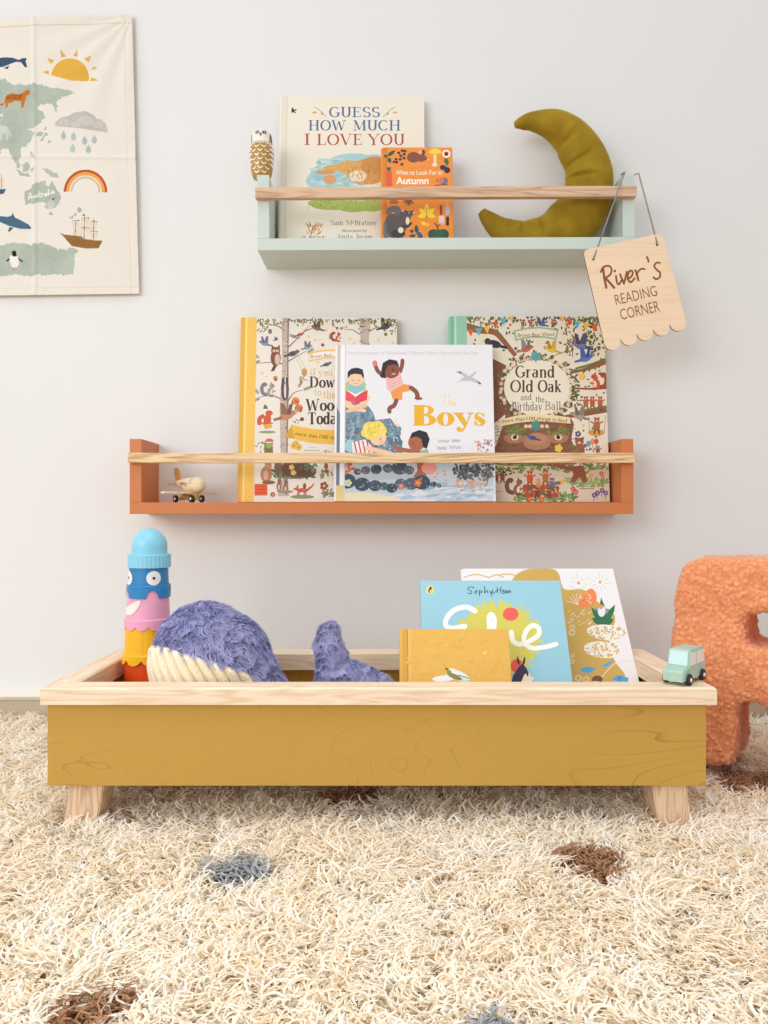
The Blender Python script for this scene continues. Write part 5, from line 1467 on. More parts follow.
# ------------------------------------------------------------ toy plane
def plane_toy():
    Y = 1.197
    t = thing('toy_plane', 'cream wooden toy plane with black wheels on the terracotta shelf', 'toy plane', (PX(190, Y), Y, ZO), (0, 0, -math.radians(40)))
    cw = M['cream_wood']
    # fuselage, nose along +x
    prof = [(0, -.036), (.0035, -.0355), (.006, -.028), (.009, -.014), (.0118, 0), (.0125, .012), (.0118, .022), (.0088, .030), (.005, .0345), (0, .0355)]
    pr = [(max(p[0], 0), p[1]) for p in spline(prof, 4)]; pr[0] = (0, -.036); pr[-1] = (0, .0355)
    bm = lathe_bm(pr, 28)
    R = Matrix.Rotation(math.radians(90), 4, 'Y')
    for v in bm.verts: v.co = R @ v.co; v.co.z = v.co.z * 1.05 + .0280 + max(0, -v.co.x) * .12
    from_bm('fuselage', bm, cw, t, True)
    # wing: one tapering plank through the belly
    bm = prism_bm([(-.006, -.050), (.004, -.050), (.012, 0), (.004, .050), (-.006, .050), (-.011, 0)], 0, .0032)
    for v in bm.verts: v.co = Vector((v.co.x, v.co.z, v.co.y + .0142))
    from_bm('wing', bm, cw, t)
    bm = prism_bm([(-.036, .031), (-.018, .031), (-.030, .052), (-.034, .058), (-.040, .058), (-.0425, .052)], -.0018, .0018, .0006)
    from_bm('tail_fin', bm, wood('golden tail wood', (214, 168, 92), (186, 136, 62), 'z'), t)
    bm = prism_bm([(-.039, -.016), (-.032, -.016), (-.027, 0), (-.032, .016), (-.039, .016)], 0, .0022)
    for v in bm.verts: v.co = Vector((v.co.x, v.co.z, v.co.y + .0295))
    from_bm('tail_wing', bm, wood('golden tailplane wood', (206, 160, 84), (180, 132, 62), 'y'), t)
    gold = wood('golden undercarriage', (212, 176, 104), (180, 140, 74), 'x')
    from_bm('undercarriage', box_bm(-.020, .016, -.006, .006, .0045, .0145, .001), gold, t)
    from_bm('undercarriage', box_bm(.0135, .0185, -.0025, .0025, .0045, .020, .0008), gold, t)
    for x, y in ((-.016, -.016), (-.016, .016), (.018, -.010), (.018, .010)):
        wl = from_bm('wheel', wheel_bm(.0062, .0042), M['rubber'], t); auto_smooth(wl)
        wl.location = (x, y, .0062)
        hb = from_bm('hub', wheel_bm(.0026, .0048), M['white'], wl); auto_smooth(hb)
    bm = box_bm(-.018, -.014, -.016, .016, .0054, .007); from_bm('axle', bm, gold, t)
    bm = box_bm(.017, .019, -.010, .010, .0054, .007); from_bm('axle', bm, gold, t)
    # ringed windows along the viewer's flank and a windscreen line
    a = Art(Matrix.Identity(4))
    def flank(u, w):
        p = u; r = np.interp(u, [q[1] for q in pr], [q[0] for q in pr]) + .00025
        ang = w / max(r, .004)
        return Vector((u, -r * math.cos(ang), .0280 + max(0, -u) * .12 + r * 1.05 * math.sin(ang)))
    bm = bmesh.new()
    def ringmark(u, w, ru, rw, th):
        n = 14; o_, i_ = [], []
        for k in range(n):
            q = 6.283 * k / n
            o_.append(bm.verts.new(flank(u + ru * math.cos(q), w + rw * math.sin(q)))); i_.append(bm.verts.new(flank(u + (ru - th) * math.cos(q), w + (rw - th) * math.sin(q))))
        for k in range(n): bm.faces.new([o_[k], o_[(k + 1) % n], i_[(k + 1) % n], i_[k]])
    for u in (-.012, -.0075, -.003): ringmark(u, .002, .0016, .0024, .0009)
    ringmark(.005, .001, .0020, .0034, .0009)
    # windscreen: a dark line across the top of the nose
    for sgn in (1,):
        row = []
        for k in range(13):
            w = .003 + .014 * k / 12; row.append((bm.verts.new(flank(.0165 - .002 * abs(k - 6) / 6, w)), bm.verts.new(flank(.0175 - .002 * abs(k - 6) / 6, w))))
        for p, q in zip(row, row[1:]): bm.faces.new([p[0], q[0], q[1], p[1]])
    from_bm('window_print', bm, plain('dark marking', (70, 60, 50), .6), t)

def wheel_bm(r, w):
    bm = bmesh.new()
    prof = [(0, -w / 2), (r * .82, -w / 2), (r * .96, -w * .36), (r, -w * .15), (r, w * .15), (r * .96, w * .36), (r * .82, w / 2), (0, w / 2)]
    lathe_bm(prof, 24, bm)
    for v in bm.verts: v.co = Vector((v.co.x, v.co.z, v.co.y))
    return bm
plane_toy()

# ------------------------------------------------------------ toy car on the rim
def toy_car():
    zr = 0.1777
    fr = Vector((PX(689.6, .808), .808 + .002)); rr = Vector((PX(702.5, .836), .836 + .001))
    hd = (fr - rr).normalized(); side = Vector((-hd.y, hd.x))      # side points left of travel
    if side.dot(Vector((1, -1))) > 0: side = -side
    wb = (fr - rr).length
    cen = (fr + rr) / 2 + side * 0.0126
    t = thing('toy_car', 'small mint green wooden toy car parked on the front right corner of the mustard box', 'toy car', (cen.x, cen.y, zr), (0, 0, math.atan2(hd.y, hd.x)))
    f = wb / 2
    t.scale = (1, 1, .93)
    mint = plain('mint paint', (168, 200, 186), .4, .08, 60)
    pts = [(-f - .010, .005), (f + .012, .005), (f + .0125, .0155), (f + .0105, .0175), (f - .001, .0215), (f - .0055, .0385), (f - .0075, .0402), (-f - .0045, .0402), (-f - .0065, .0385), (-f - .0105, .0215), (-f - .011, .018)]
    o = from_bm('body', prism_bm(pts, -.0122, .0122, .0014, 2), mint, t); auto_smooth(o, 25)
    gl = plain('pale window paint', (232, 228, 222), .35, .02)
    sky = plain('pale blue windscreen paint', (196, 224, 226), .25, .03)
    for sg in (-1, 1):
        y0, y1 = sorted((sg * .0121, sg * .01255))
        from_bm('side_window', prism_bm([(-.002, .0225), (f - .0045, .0225), (f - .0080, .0372), (-.002, .0372)], y0, y1), gl, t)
        from_bm('side_window', prism_bm([(-f - .0075, .0225), (-.0045, .0225), (-.0045, .0372), (-f - .0050, .0372)], y0, y1), gl, t)
    # windscreen lies on the sloping front
    bm = bmesh.new(); p0, p1 = Vector((f - .0013, 0, .0225)), Vector((f - .0053, 0, .0382)); nn = Vector((.0157, 0, .004)).normalized() * .0004
    bm.faces.new([bm.verts.new(v) for v in (p0 + nn + Vector((0, -.0106, 0)), p0 + nn + Vector((0, .0106, 0)), p1 + nn + Vector((0, .0098, 0)), p1 + nn + Vector((0, -.0098, 0)))])
    from_bm('windscreen', bm, sky, t)
    from_bm('door_handle', box_bm(-.0035, .001, -.0129, -.0121, .0195, .0207), plain('pale handle', (226, 226, 210), .4), t)
    for x in (-f, f):
        for y in (-.0124, .0124):
            wl = from_bm('wheel', wheel_bm(.0068, .0054), M['rubber'], t); auto_smooth(wl); wl.location = (x, y, .0069)
            hb = from_bm('hub', wheel_bm(.0029, .0064), M['white'], wl); auto_smooth(hb)
toy_car()

# ------------------------------------------------------------ stacking cups
def cups():
    Y = 0.957
    s = Y / F / 5.69
    def Z(cy): return PZ(520 + cy / 5.69, Y - .028)
    X0 = PX(110 + 222 / 5.69, Y)
    grp = 'stacking cups in the mustard box'
    VIEW = -math.pi / 2 - math.atan2(X0, Y)      # the side turned to the room
    NOTCH = VIEW + .18
    def pl(n, c): return plain(n, c, .35, .02, 8, spec=.5)
    def cup(label, mat, top, waist, foot, r_top, r_body, r_col, xc, lobes=0, depth=0, dome=False, ribs=0, colrib=False, body_extra=0):
        o = thing('stacking_cup', label, 'stacking cup', (PX(110 + xc / 5.69, Y), Y, Z(foot)), (0, 0, 0), grp)
        zt, zw = Z(top) - Z(foot), Z(waist) - Z(foot)
        n = 96
        if dome:
            pr = [(r_body * s, zw)] + [(r_body * s, zw + (zt - zw) * .25)] + [(r_body * s * math.cos(a), zw + (zt - zw) * (.30 + .70 * math.sin(a))) for a in [math.pi / 2 * i / 12 for i in range(13)]]
            pr[-1] = (0, zt)
        else:
            pr = [(r_body * s, zw - body_extra), (r_top * s, zt - .001), (r_top * s - .0012, zt), (0, zt)]
        bm = lathe_bm(pr, n)
        if ribs:
            for v in bm.verts:
                a = math.atan2(v.co.y, v.co.x); r = math.hypot(v.co.x, v.co.y)
                if r > .01:
                    q = 1 - .02 * (abs(math.sin(a * ribs / 2)) < .22); v.co.x *= q; v.co.y *= q
        auto_smooth(from_bm('body', bm, mat, o), 40)
        # collar with a scalloped hem
        bm = bmesh.new(); R = r_col * s; rows = []
        for i in range(n * 2):
            a = math.pi * i / n
            hem = 0.0
            if lobes > 0: hem = depth * s * (1 - abs(math.sin(a * lobes / 2 + .6)) ** .6)
            if lobes < 0:       # rounded notches cut into a level hem
                pe = 2 * math.pi / -lobes; q = ((a - NOTCH + pe / 2) % pe - pe / 2) / .30
                hem = depth * s * math.sqrt(max(0, 1 - q * q))
            rr = R * (1 + (.018 if colrib and (i // 3) % 2 else 0))
            c, sn = math.cos(a), math.sin(a)
            zt2 = zw
            rows.append([bm.verts.new((q * c, q * sn, z)) for q, z in ((r_body * s * .97, zt2), (rr - .001, zt2), (rr, zt2 - .001), (rr, hem + .0005), (rr - .0006, hem), (R - .0016, hem), (R - .0018, zt2 - .002))])
        for i in range(len(rows)):
            a, b = rows[i], rows[(i + 1) % len(rows)]
            for k in range(6): bm.faces.new([a[k], b[k], b[k + 1], a[k + 1]])
        auto_smooth(from_bm('collar', bm, mat, o), 40)
        return o
    lb, bl, pk, ye, rd = pl('light blue plastic', (136, 206, 232)), pl('strong blue plastic', (34, 130, 190)), pl('pink plastic', (238, 168, 196)), pl('yellow plastic', (246, 186, 20)), pl('red orange plastic', (226, 78, 22))
    # bottom to top: each stands on the one below
    fz = 520 + 0
    foot_y = (512 + (HC - BZ - .0004) * F / (Y - .028) - 520) * 5.69
    red = cup('red orange stacking cup at the foot of the tower', rd, 786, foot_y - 60, foot_y, 126, 133, 140, 216)
    yel = cup('ribbed yellow stacking cup with wavy hem, second from the foot of the tower', ye, 584, 772, 833, 123, 130, 142, 217, 9, 34, ribs=26)
    pin = cup('pink stacking cup with a white painted smile, middle of the tower', pk, 390, 572, 634, 113, 119, 131, 218, 11, 24)
    blu = cup('strong blue stacking cup with round white eyes in the tower', bl, 262, 376, 452, 106, 110, 121, 221, -4, 46)
    cup('light blue domed stacking cup crowning the tower', lb, 50, 200, 278, 0, 98, 116, 225, dome=True, colrib=True)
    # painted eyes and smile wrapped on the walls
    def wrap(o, r, pts_fn, mat, name, lift):
        bm = bmesh.new()
        c = pts_fn
        vs = [bm.verts.new(((r + lift) * math.cos(a), (r + lift) * math.sin(a), z)) for a, z in c]
        bm.faces.new(vs)
        f = from_bm(name, bm, mat, o)
        return f
    def disc(o, r, ang, zc, rad, mat, name, lift, parts=14, sx=1.0):
        bm = bmesh.new(); cen = None; rings = []
        for q in (0.0, .33, .66, 1.0):
            rings.append([bm.verts.new(((r + lift) * math.cos(ang + q * rad / r * math.cos(t)), (r + lift) * math.sin(ang + q * rad / r * math.cos(t)), zc + q * rad * math.sin(t))) for t in [6.2832 * i / 28 for i in range(28)]])
        for a, b in zip(rings, rings[1:]):
            for i in range(28): bm.faces.new([a[i], a[(i + 1) % 28], b[(i + 1) % 28], b[i]])
        bmesh.ops.remove_doubles(bm, verts=bm.verts, dist=1e-7)
        return from_bm(name, bm, mat, o)
    ink = plain('black dot', (20, 20, 24), .4)
    rb = 109.5 * s
    zc = Z(334) - blu.location.z
    for a in (VIEW + math.asin((247 - 221) / 108), VIEW - math.asin(.955)):
        disc(blu, rb, a, zc, 40 * s, M['white'], 'eye', .0005); disc(blu, rb, a, zc, 8 * s, ink, 'pupil', .0008)
    # smile: a fat white crescent on the left of the pink cup
    bm = bmesh.new(); R = 118.4 * s + .0005; row = []
    for i in range(15):
        f = i / 14; x = 101 + 76 * f; mid = 524 - 56 * f ** 1.5; th = 30 * math.sin(math.pi * min(1, .12 + f * .86)) ** .6 + 1
        col = []
        for q in (-1, 0, 1):
            u = max(-.985, min(.985, (x - 218) / 119)); a = VIEW + math.asin(u)
            col.append(bm.verts.new((R * math.cos(a), R * math.sin(a), Z(mid + q * th) - pin.location.z)))
        row.append(col)
    for a, b in zip(row, row[1:]):
        for k in range(2): bm.faces.new([a[k], b[k], b[k + 1], a[k + 1]])
    from_bm('smile', bm, M['white'], pin)
cups()

# ------------------------------------------------------------ plush whale
def whale():
    Y = 0.900
    s = Y / F
    base = Vector((PX(210, Y), Y, BZ))
    t = thing('plush_whale', 'fluffy lavender blue plush whale with ribbed cream belly in the mustard box', 'soft toy', tuple(base))
    fb = (512 + (HC - BZ) * F / Y)
    def e(x, y, rx, ry, rz, dy=0.0):
        c = px(x, y, Y) - base + Vector((0, dy, 0))
        return (c, (rx * s, ry * s, rz * s))
    body = blob_mesh([e(205, 661, 51, 50, 58), e(221, 664, 48, 48, 52), e(243, 681, 34, 40, 38), e(258, 692, 28, 32, 26), e(281, 701, 20, 22, 16), e(305, 703, 15, 16, 14), e(322, 702, 12, 13, 13)], .003, 14)
    tail = blob_mesh([e(322, 704, 12, 13, 13), e(326, 690, 13, 11, 14), e(330, 674, 14, 10, 14), e(331, 658, 14, 9, 14), e(328, 645, 13, 8, 13), e(328, 634, 10, 7, 10), e(331, 628, 6, 6, 6), e(325, 630, 6, 6, 6),
                      e(340, 676, 15, 11, 15), e(352, 675, 14, 10, 13), e(366, 678, 13, 9, 11), e(379, 683, 11, 8, 8), e(390, 688, 8, 7, 5)], .003, 8)
    um = plain('lavender plush backing', (150, 153, 214), .9, .1, 80)
    hm = yarn_mat('lavender plush fibre', .4)
    C = px(205.5, 661, Y) - base; Rr = np.array([52 * s, 50 * s, 58 * s])
    # cream belly: ribbed patch over the lower face of the head
    def inside(P):
        Q = (P - np.array(C)) / Rr
        lon = np.degrees(np.arctan2(Q[:, 0], -Q[:, 1])); lat = np.degrees(np.arcsin(np.clip(Q[:, 2] / np.linalg.norm(Q, axis=1), -1, 1)))
        top = np.interp(lon, [-110, -80, -50, -30, 0, 25, 52, 62], [12, 17, 21, 20.5, 15, 7, -3, -12])
        return (lon > -120) & (lon < 60) & (lat < top - 1.5), lon, lat, top
    for nm, me, cnt in (('body', body, 52000), ('tail', tail, 20000)):
        V = np.array([v.co for v in me.vertices])
        me.materials.clear(); me.materials.append(um)
        for p in me.polygons: p.use_smooth = True
        o = link(bpy.data.objects.new(nm, me), t)
        P, Nn = sample_mesh(me, cnt)
        k = np.ones(len(P), bool)
        k &= (P[:, 2] > 0.004)
        if nm == 'body':
            k &= ~inside(P)[0]
        P, Nn = P[k], Nn[k]; n = len(P)
        f1 = np.stack([vnoise(P, 70, 3), vnoise(P, 70, 8), vnoise(P, 70, 15)], 1)
        f2 = np.stack([vnoise(P, 190, 5), vnoise(P, 190, 23), vnoise(P, 190, 35)], 1)
        bend = np.array([.35, -.05, -.65]) + f1 * 1.1 + f2 * .7
        bend -= Nn * np.sum(bend * Nn, 1, keepdims=True) * .8
        a0, a1 = np.array(lin((178, 180, 224))[:3]), np.array(lin((222, 222, 246))[:3])
        m = np.clip(.5 + .7 * vnoise(P, 110, 44) + RNG.normal(0, .15, n), 0, 1)[:, None]
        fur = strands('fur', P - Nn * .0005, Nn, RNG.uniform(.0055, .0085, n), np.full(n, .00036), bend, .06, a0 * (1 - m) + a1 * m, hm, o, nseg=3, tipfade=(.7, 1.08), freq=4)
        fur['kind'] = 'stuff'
    from mathutils.bvhtree import BVHTree
    tree = BVHTree.FromPolygons([v.co.copy() for v in body.vertices], [tuple(p.vertices) for p in body.polygons])
    NL, NT = 260, 60
    vs, fs = [], []
    for i in range(NL):
        lon = -118 + 177 * i / (NL - 1)
        top = np.interp(lon, [-110, -80, -50, -30, 0, 25, 52, 62], [12, 17, 21, 20.5, 15, 7, -3, -12])
        for j in range(NT):
            lat = -66 + (top + 66) * j / (NT - 1)
            # ribs sweep down and to the right
            u = lon - (top - lat) * .75
            rib = abs(math.sin(math.radians(u * 180 / 13.5)))
            q = .975 + .095 * rib ** .55
            edge = min(1, (NT - 1 - j) / 3)
            q = 1.0 + (q - 1.0) * (.45 + .55 * edge)
            la, lo = math.radians(lat), math.radians(lon)
            d = np.array([math.cos(la) * math.sin(lo), -math.cos(la) * math.cos(lo), math.sin(la)])
            out = d * Rr
            hit = tree.ray_cast(Vector(np.array(C) + out * 3), Vector(-out))
            base_r = (hit[0] - C).length if hit[0] is not None else np.linalg.norm(out)
            un = out / np.linalg.norm(out)
            v = np.array(C) + un * (base_r + (q - 1.0) * .075 + .0014)
            vs.append((v[0], v[1], max(v[2], .0012)))
    for i in range(NL - 1):
        for j in range(NT - 1):
            a = i * NT + j; fs.append((a, a + NT, a + NT + 1, a + 1))
    me = bpy.data.meshes.new('belly'); me.from_pydata(vs, [], fs)
    me.materials.append(plain('cream corduroy', (240, 226, 196), .9, .1, 420, bump=.35, sheen=.2))
    for p in me.polygons: p.use_smooth = True
    link(bpy.data.objects.new('belly', me), t)
whale()

# ------------------------------------------------------------ letter cushion
def letter():
    z0 = 0.016
    yaw = -math.radians(36)
    th = 0.105
    base = Vector((PX(700, .985), .985 - .02, z0))
    mw = Matrix.Translation(base) @ Matrix.Rotation(yaw, 4, 'Z')
    pl = Art(mw)
    q = pl.at
    def slab(pts, a=0.0, b=th): return prism_bm([q(p[0] + 3, p[1] + (6 if p[1] < 600 else 0)) for p in pts], a, b)
    B = [slab([(688, 556), (738, 553), (742, 640), (734, 700), (731, 768), (664, 768), (665, 640), (672, 576)], .002, th),
         slab([(676, 560), (690, 553), (810, 552), (850, 562), (850, 614), (674, 612)]),
         slab([(672, 646), (850, 650), (850, 700), (820, 708), (674, 698)]),
         slab([(806, 552), (842, 556), (876, 584), (886, 634), (876, 690), (842, 716), (806, 716)]),
         slab([(758, 680), (834, 684), (880, 800), (782, 790)], -.006, th - .006)]
    me = blob_mesh(B, .0042, 34)
    o = bpy.data.objects.new('t', me)
    # curly pile: rounded cells pushed out of a finely divided skin
    tex = bpy.data.textures.new('curl', 'VORONOI'); tex.distance_metric = 'DISTANCE'; tex.noise_scale = 0.0075; tex.weight_1 = -1.0; tex.weight_2 = 1.0; tex.noise_intensity = 1.0
    tx2 = bpy.data.textures.new('lump', 'CLOUDS'); tx2.noise_scale = .03
    me = baked(o, [('REMESH', dict(mode='VOXEL', voxel_size=.0022)), ('SMOOTH', dict(factor=.5, iterations=6)), ('DISPLACE', dict(texture=tx2, strength=.006, mid_level=.5, texture_coords='LOCAL'))])
    # curls: cell noise evaluated per vertex
    nv = len(me.vertices)
    co = np.empty(nv * 3); me.vertices.foreach_get('co', co); co = co.reshape(-1, 3)
    no = np.empty(nv * 3); me.vertices.foreach_get('normal', no); no = no.reshape(-1, 3)
    sc = 1 / .0056
    col = np.ones((nv, 4), np.float32)
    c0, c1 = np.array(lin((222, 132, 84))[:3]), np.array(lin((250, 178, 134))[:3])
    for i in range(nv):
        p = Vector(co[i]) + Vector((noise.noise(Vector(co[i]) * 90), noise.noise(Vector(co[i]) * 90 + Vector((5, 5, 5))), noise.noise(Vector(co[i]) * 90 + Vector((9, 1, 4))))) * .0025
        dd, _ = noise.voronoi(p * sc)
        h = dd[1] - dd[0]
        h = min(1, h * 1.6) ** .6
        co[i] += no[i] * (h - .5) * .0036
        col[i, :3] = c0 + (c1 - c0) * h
    me.vertices.foreach_set('co', co.ravel()); me.update()
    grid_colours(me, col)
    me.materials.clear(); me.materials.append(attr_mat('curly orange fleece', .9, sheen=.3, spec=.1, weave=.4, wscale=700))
    for p in me.polygons: p.use_smooth = True
    ob = link(bpy.data.objects.new('letter_cushion', me))
    ob.location = base; ob.rotation_euler = (0, 0, yaw)
    tag(ob, 'big orange curly fleece cushion shaped like the letter R beside the box', 'cushion')
letter()
# ------------------------------------------------------------ printed cloth on the wall
def cloth():
    Yc = WALL - 0.006
    s = Yc / F
    # outline in pixels: hangs past the left edge of the frame
    def edge_r(y): return 132.5 + (y - 16) * (139.5 - 132.5) / 278
    def top(x): return 20.0 - 4.5 * (x / 133.0)
    def bot(x): return 296.0 - 2.0 * (x / 139.0)
    xs = np.concatenate([np.linspace(-330, -12, 110), np.linspace(-11.5, 0, 20), np.linspace(0.3, 1, 2)])
    U = np.concatenate([np.linspace(-330, -12, 100, endpoint=False), np.linspace(-12, 139.5, 380)])     # columns, px at the foot
    Vv = np.linspace(0, 1, 640)
    uu, vv = np.meshgrid(U, Vv, indexing='ij')
    yy = top(uu) + (bot(uu) - top(uu)) * vv
    # squeeze columns so the right hem follows its slanting edge
    xx = np.where(uu > 0, uu * edge_r(yy) / 139.5, uu)
    # colour: painter's order, point in polygon per vertex
    n = uu.size
    X, Y = xx.ravel(), yy.ravel()
    C = np.tile(np.array(lin((232, 228, 219))), (n, 1))
    J = np.stack([X * .3, Y * .3, np.zeros(n)], 1)
    jx, jy = vnoise(J, 1.0, 51.0) * 2.0, vnoise(J, 1.0, 57.0) * 2.0
    def paint(pts, c, alpha=1.0):
        pts = np.array(pts, float)
        x0, y0 = pts.min(0); x1, y1 = pts.max(0)
        idx = np.nonzero((X >= x0) & (X <= x1) & (Y >= y0) & (Y <= y1))[0]
        if not len(idx): return
        a, b = X[idx], Y[idx]
        if c == (176, 188, 176): a, b = a + jx[idx], b + jy[idx]      # ragged coasts
        ins = np.zeros(len(idx), bool)
        for i in range(len(pts)):
            (xa, ya), (xb, yb) = pts[i - 1], pts[i]
            cr = (ya > b) != (yb > b)
            with np.errstate(divide='ignore', invalid='ignore'):
                ins ^= cr & (a < (xb - xa) * (b - ya) / (yb - ya) + xa)
        C[idx[ins]] = C[idx[ins]] * (1 - alpha) + np.array(lin(c)) * alpha
    crop = [0, 0, 1.0]
    def P(pts, c, al=1.0): paint([(crop[0] + p[0] / crop[2], crop[1] + p[1] / crop[2]) for p in pts], c, al)
    def E(x, y, rx, ry, c, rot=0, n_=22):
        a = math.radians(rot)
        P([(x + rx * math.cos(t) * math.cos(a) - ry * math.sin(t) * math.sin(a), y + rx * math.cos(t) * math.sin(a) + ry * math.sin(t) * math.cos(a)) for t in [6.2832 * i / n_ for i in range(n_)]], c)
    def Ln(pts, w, c, sm=True):
        if sm and len(pts) > 2: pts = [tuple(p) for p in spline(pts, 5)]
        for a, b in zip(pts, pts[1:]):
            dx, dy = b[0] - a[0], b[1] - a[1]; l = math.hypot(dx, dy) or 1; nx, ny = -dy / l * w / 2, dx / l * w / 2
            P([(a[0] + nx, a[1] + ny), (b[0] + nx, b[1] + ny), (b[0] - nx, b[1] - ny), (a[0] - nx, a[1] - ny)], c)
    sage = (176, 188, 176)
    crop[:] = [0, 0, 5.12]
    # land mass
    land = [(-900, 330), (-500, 300), (-100, 380), (0, 405), (40, 412), (60, 432), (120, 440), (170, 432), (240, 445), (300, 455), (340, 462), (384, 474), (350, 488), (320, 505), (290, 520), (300, 545), (285, 578), (275, 540), (250, 530), (215, 535), (196, 560), (225, 575), (232, 600), (200, 640), (178, 660), (140, 655), (180, 690), (165, 720), (140, 750), (110, 765), (60, 775), (20, 760), (-60, 900), (-200, 780), (-420, 900), (-640, 760), (-900, 700)]
    P(land, sage)
    crop[:] = [0, 0, 3.2]
    P([(28, 480), (60, 470), (70, 500), (60, 512), (66, 540), (56, 536), (44, 510)], sage)
    P([(50, 540), (70, 552), (100, 560), (96, 567), (66, 562)], sage); P([(70, 530), (88, 520), (100, 528), (94, 548), (78, 552)], sage); P([(98, 540), (112, 538), (108, 552), (98, 552)], sage)
    P([(135, 540), (160, 546), (188, 560), (190, 572), (172, 568), (150, 558)], sage); E(103, 496, 5, 9, sage); E(112, 505, 4, 6, sage); E(128, 430, 14, 4, sage, -30); E(146, 412, 8, 3, sage, -40)
    P([(172, 345), (184, 330), (188, 345), (178, 362)], sage); P([(126, 450), (150, 425), (156, 430), (136, 452)], sage)
    for p in [(160, 455), (118, 400), (124, 385)]: E(p[0], p[1], 5, 5, sage)
    crop[:] = [0, 150, 5.12]
    P([(128, 212), (160, 200), (175, 180), (200, 168), (222, 158), (236, 160), (240, 182), (255, 186), (266, 158), (280, 185), (300, 210), (315, 240), (305, 275), (280, 300), (250, 305), (232, 290), (238, 275), (200, 268), (170, 280), (132, 285), (128, 250)], sage)
    E(263, 327, 10, 8, sage); P([(400, 290), (425, 308), (410, 322), (398, 315)], sage); P([(355, 345), (394, 322), (394, 336), (360, 358)], sage)
    P([(-400, 520), (-200, 480), (0, 490), (60, 478), (130, 484), (170, 488), (210, 474), (260, 490), (300, 510), (340, 512), (378, 504), (408, 518), (384, 540), (384, 580), (376, 640), (260, 640), (140, 646), (80, 640), (0, 648), (-400, 640)], sage)
    # writing on the island: white brush script
    wh = (246, 244, 238)
    for pts in ([(150, 258), (152, 230), (160, 222), (166, 252)], [(150, 244), (166, 240)], [(172, 236), (173, 248), (182, 248), (186, 234), (187, 248)], [(200, 230), (192, 234), (198, 242), (192, 246)], [(206, 214), (206, 242), (212, 244)], [(201, 226), (213, 224)], [(217, 242), (217, 226), (226, 224)], [(240, 224), (232, 226), (230, 238), (238, 238), (241, 224), (243, 238)], [(250, 202), (249, 234)], [(258, 218), (258, 232)], [(276, 210), (268, 214), (266, 226), (274, 226), (277, 212), (282, 224)]): Ln(pts, 5, wh, False)
    E(258, 208, 3, 3, wh)
    # koala blur
    E(264, 280, 20, 22, (198, 202, 196)); E(268, 256, 14, 12, (196, 196, 192)); E(274, 254, 5, 6, (60, 56, 56)); E(256, 246, 6, 6, (170, 172, 168)); E(284, 248, 6, 6, (170, 172, 168))
    # sun
    crop[:] = [0, 0, 5.12]
    ye = (224, 176, 74)
    P([(262, 388)] + [(360 + 97 * math.cos(math.radians(a)), 400 - 98 * math.sin(math.radians(a))) for a in range(172, -11, -8)] + [(456, 418)], ye)
    P([(262, 388), (456, 418), (360, 416)], ye)
    for a, b, c in (((218, 372), (252, 362), (252, 386)), ((246, 302), (282, 312), (262, 332)), ((312, 258), (340, 292), (316, 298)), ((398, 254), (400, 294), (374, 288)), ((472, 290), (456, 326), (434, 306)), ((504, 346), (470, 362), (476, 344)), ((510, 418), (462, 420), (470, 398))): P([a, b, c], ye)
    # rain cloud and drops
    gy = (196, 192, 186)
    P([(283, 648), (290, 625), (312, 606), (338, 600), (356, 598), (380, 580), (410, 576), (440, 572), (480, 590), (498, 612), (520, 612), (546, 640), (554, 682), (480, 670), (400, 660)], gy)
    for x, y, r in ((330, 630, 26), (440, 620, 40), (500, 640, 28), (390, 640, 24)): E(x, y, r, r * .6, (206, 202, 196))
    for x, y in ((328, 698), (380, 704), (436, 724), (485, 718), (376, 764), (455, 768)):
        P([(x, y - 26)] + [(x + 14 * math.cos(t), y + 2 + 18 * math.sin(t)) for t in [math.radians(a) for a in range(-20, 201, 20)]], (178, 194, 196))
    # whale top left, tiger, elephant
    nv = (62, 88, 112)
    P([(-60, 350), (-40, 310), (0, 300), (30, 296), (70, 300), (100, 312), (122, 302), (142, 304), (136, 320), (144, 350), (130, 348), (112, 324), (84, 322), (50, 340), (44, 358), (20, 352), (0, 360)], nv)
    P([(0, 362), (20, 352), (60, 335), (84, 322), (60, 330), (20, 345), (-20, 352)], (226, 226, 226))
    org = (200, 120, 50)
    P([(10, 545), (-6, 535), (24, 530), (30, 495), (60, 480), (100, 488), (120, 478), (140, 462), (156, 466), (158, 484), (140, 494), (132, 520), (124, 556), (112, 558), (110, 520), (80, 520), (60, 530), (46, 530), (40, 556), (30, 552), (32, 528), (20, 540)], org)
    for k in range(9): Ln([(40 + k * 9, 486 + (k % 2) * 2), (38 + k * 9, 514)], 3, (50, 36, 28), False)
    P([(-60, 660), (-10, 640), (36, 650), (52, 672), (64, 700), (56, 702), (46, 685), (46, 720), (34, 722), (30, 690), (14, 690), (12, 722), (0, 722), (-20, 700)], (204, 208, 206))
    P([(0, 596), (10, 580), (20, 600)], (226, 228, 222))
    # rainbow
    crop[:] = [0, 150, 5.12]
    for r0, r1, c in ((112, 100, (190, 84, 48)), (100, 84, (232, 166, 92)), (84, 76, (240, 220, 190)), (76, 68, (190, 186, 170))):
        a = [(440 + r0 * math.cos(math.radians(t)), 218 - r0 * 1.03 * math.sin(math.radians(t))) for t in range(180, -4, -4)]
        b = [(440 + r1 * math.cos(math.radians(t)), 218 - r1 * 1.03 * math.sin(math.radians(t))) for t in range(-2, 181, 4)]
        P(a + b, c)
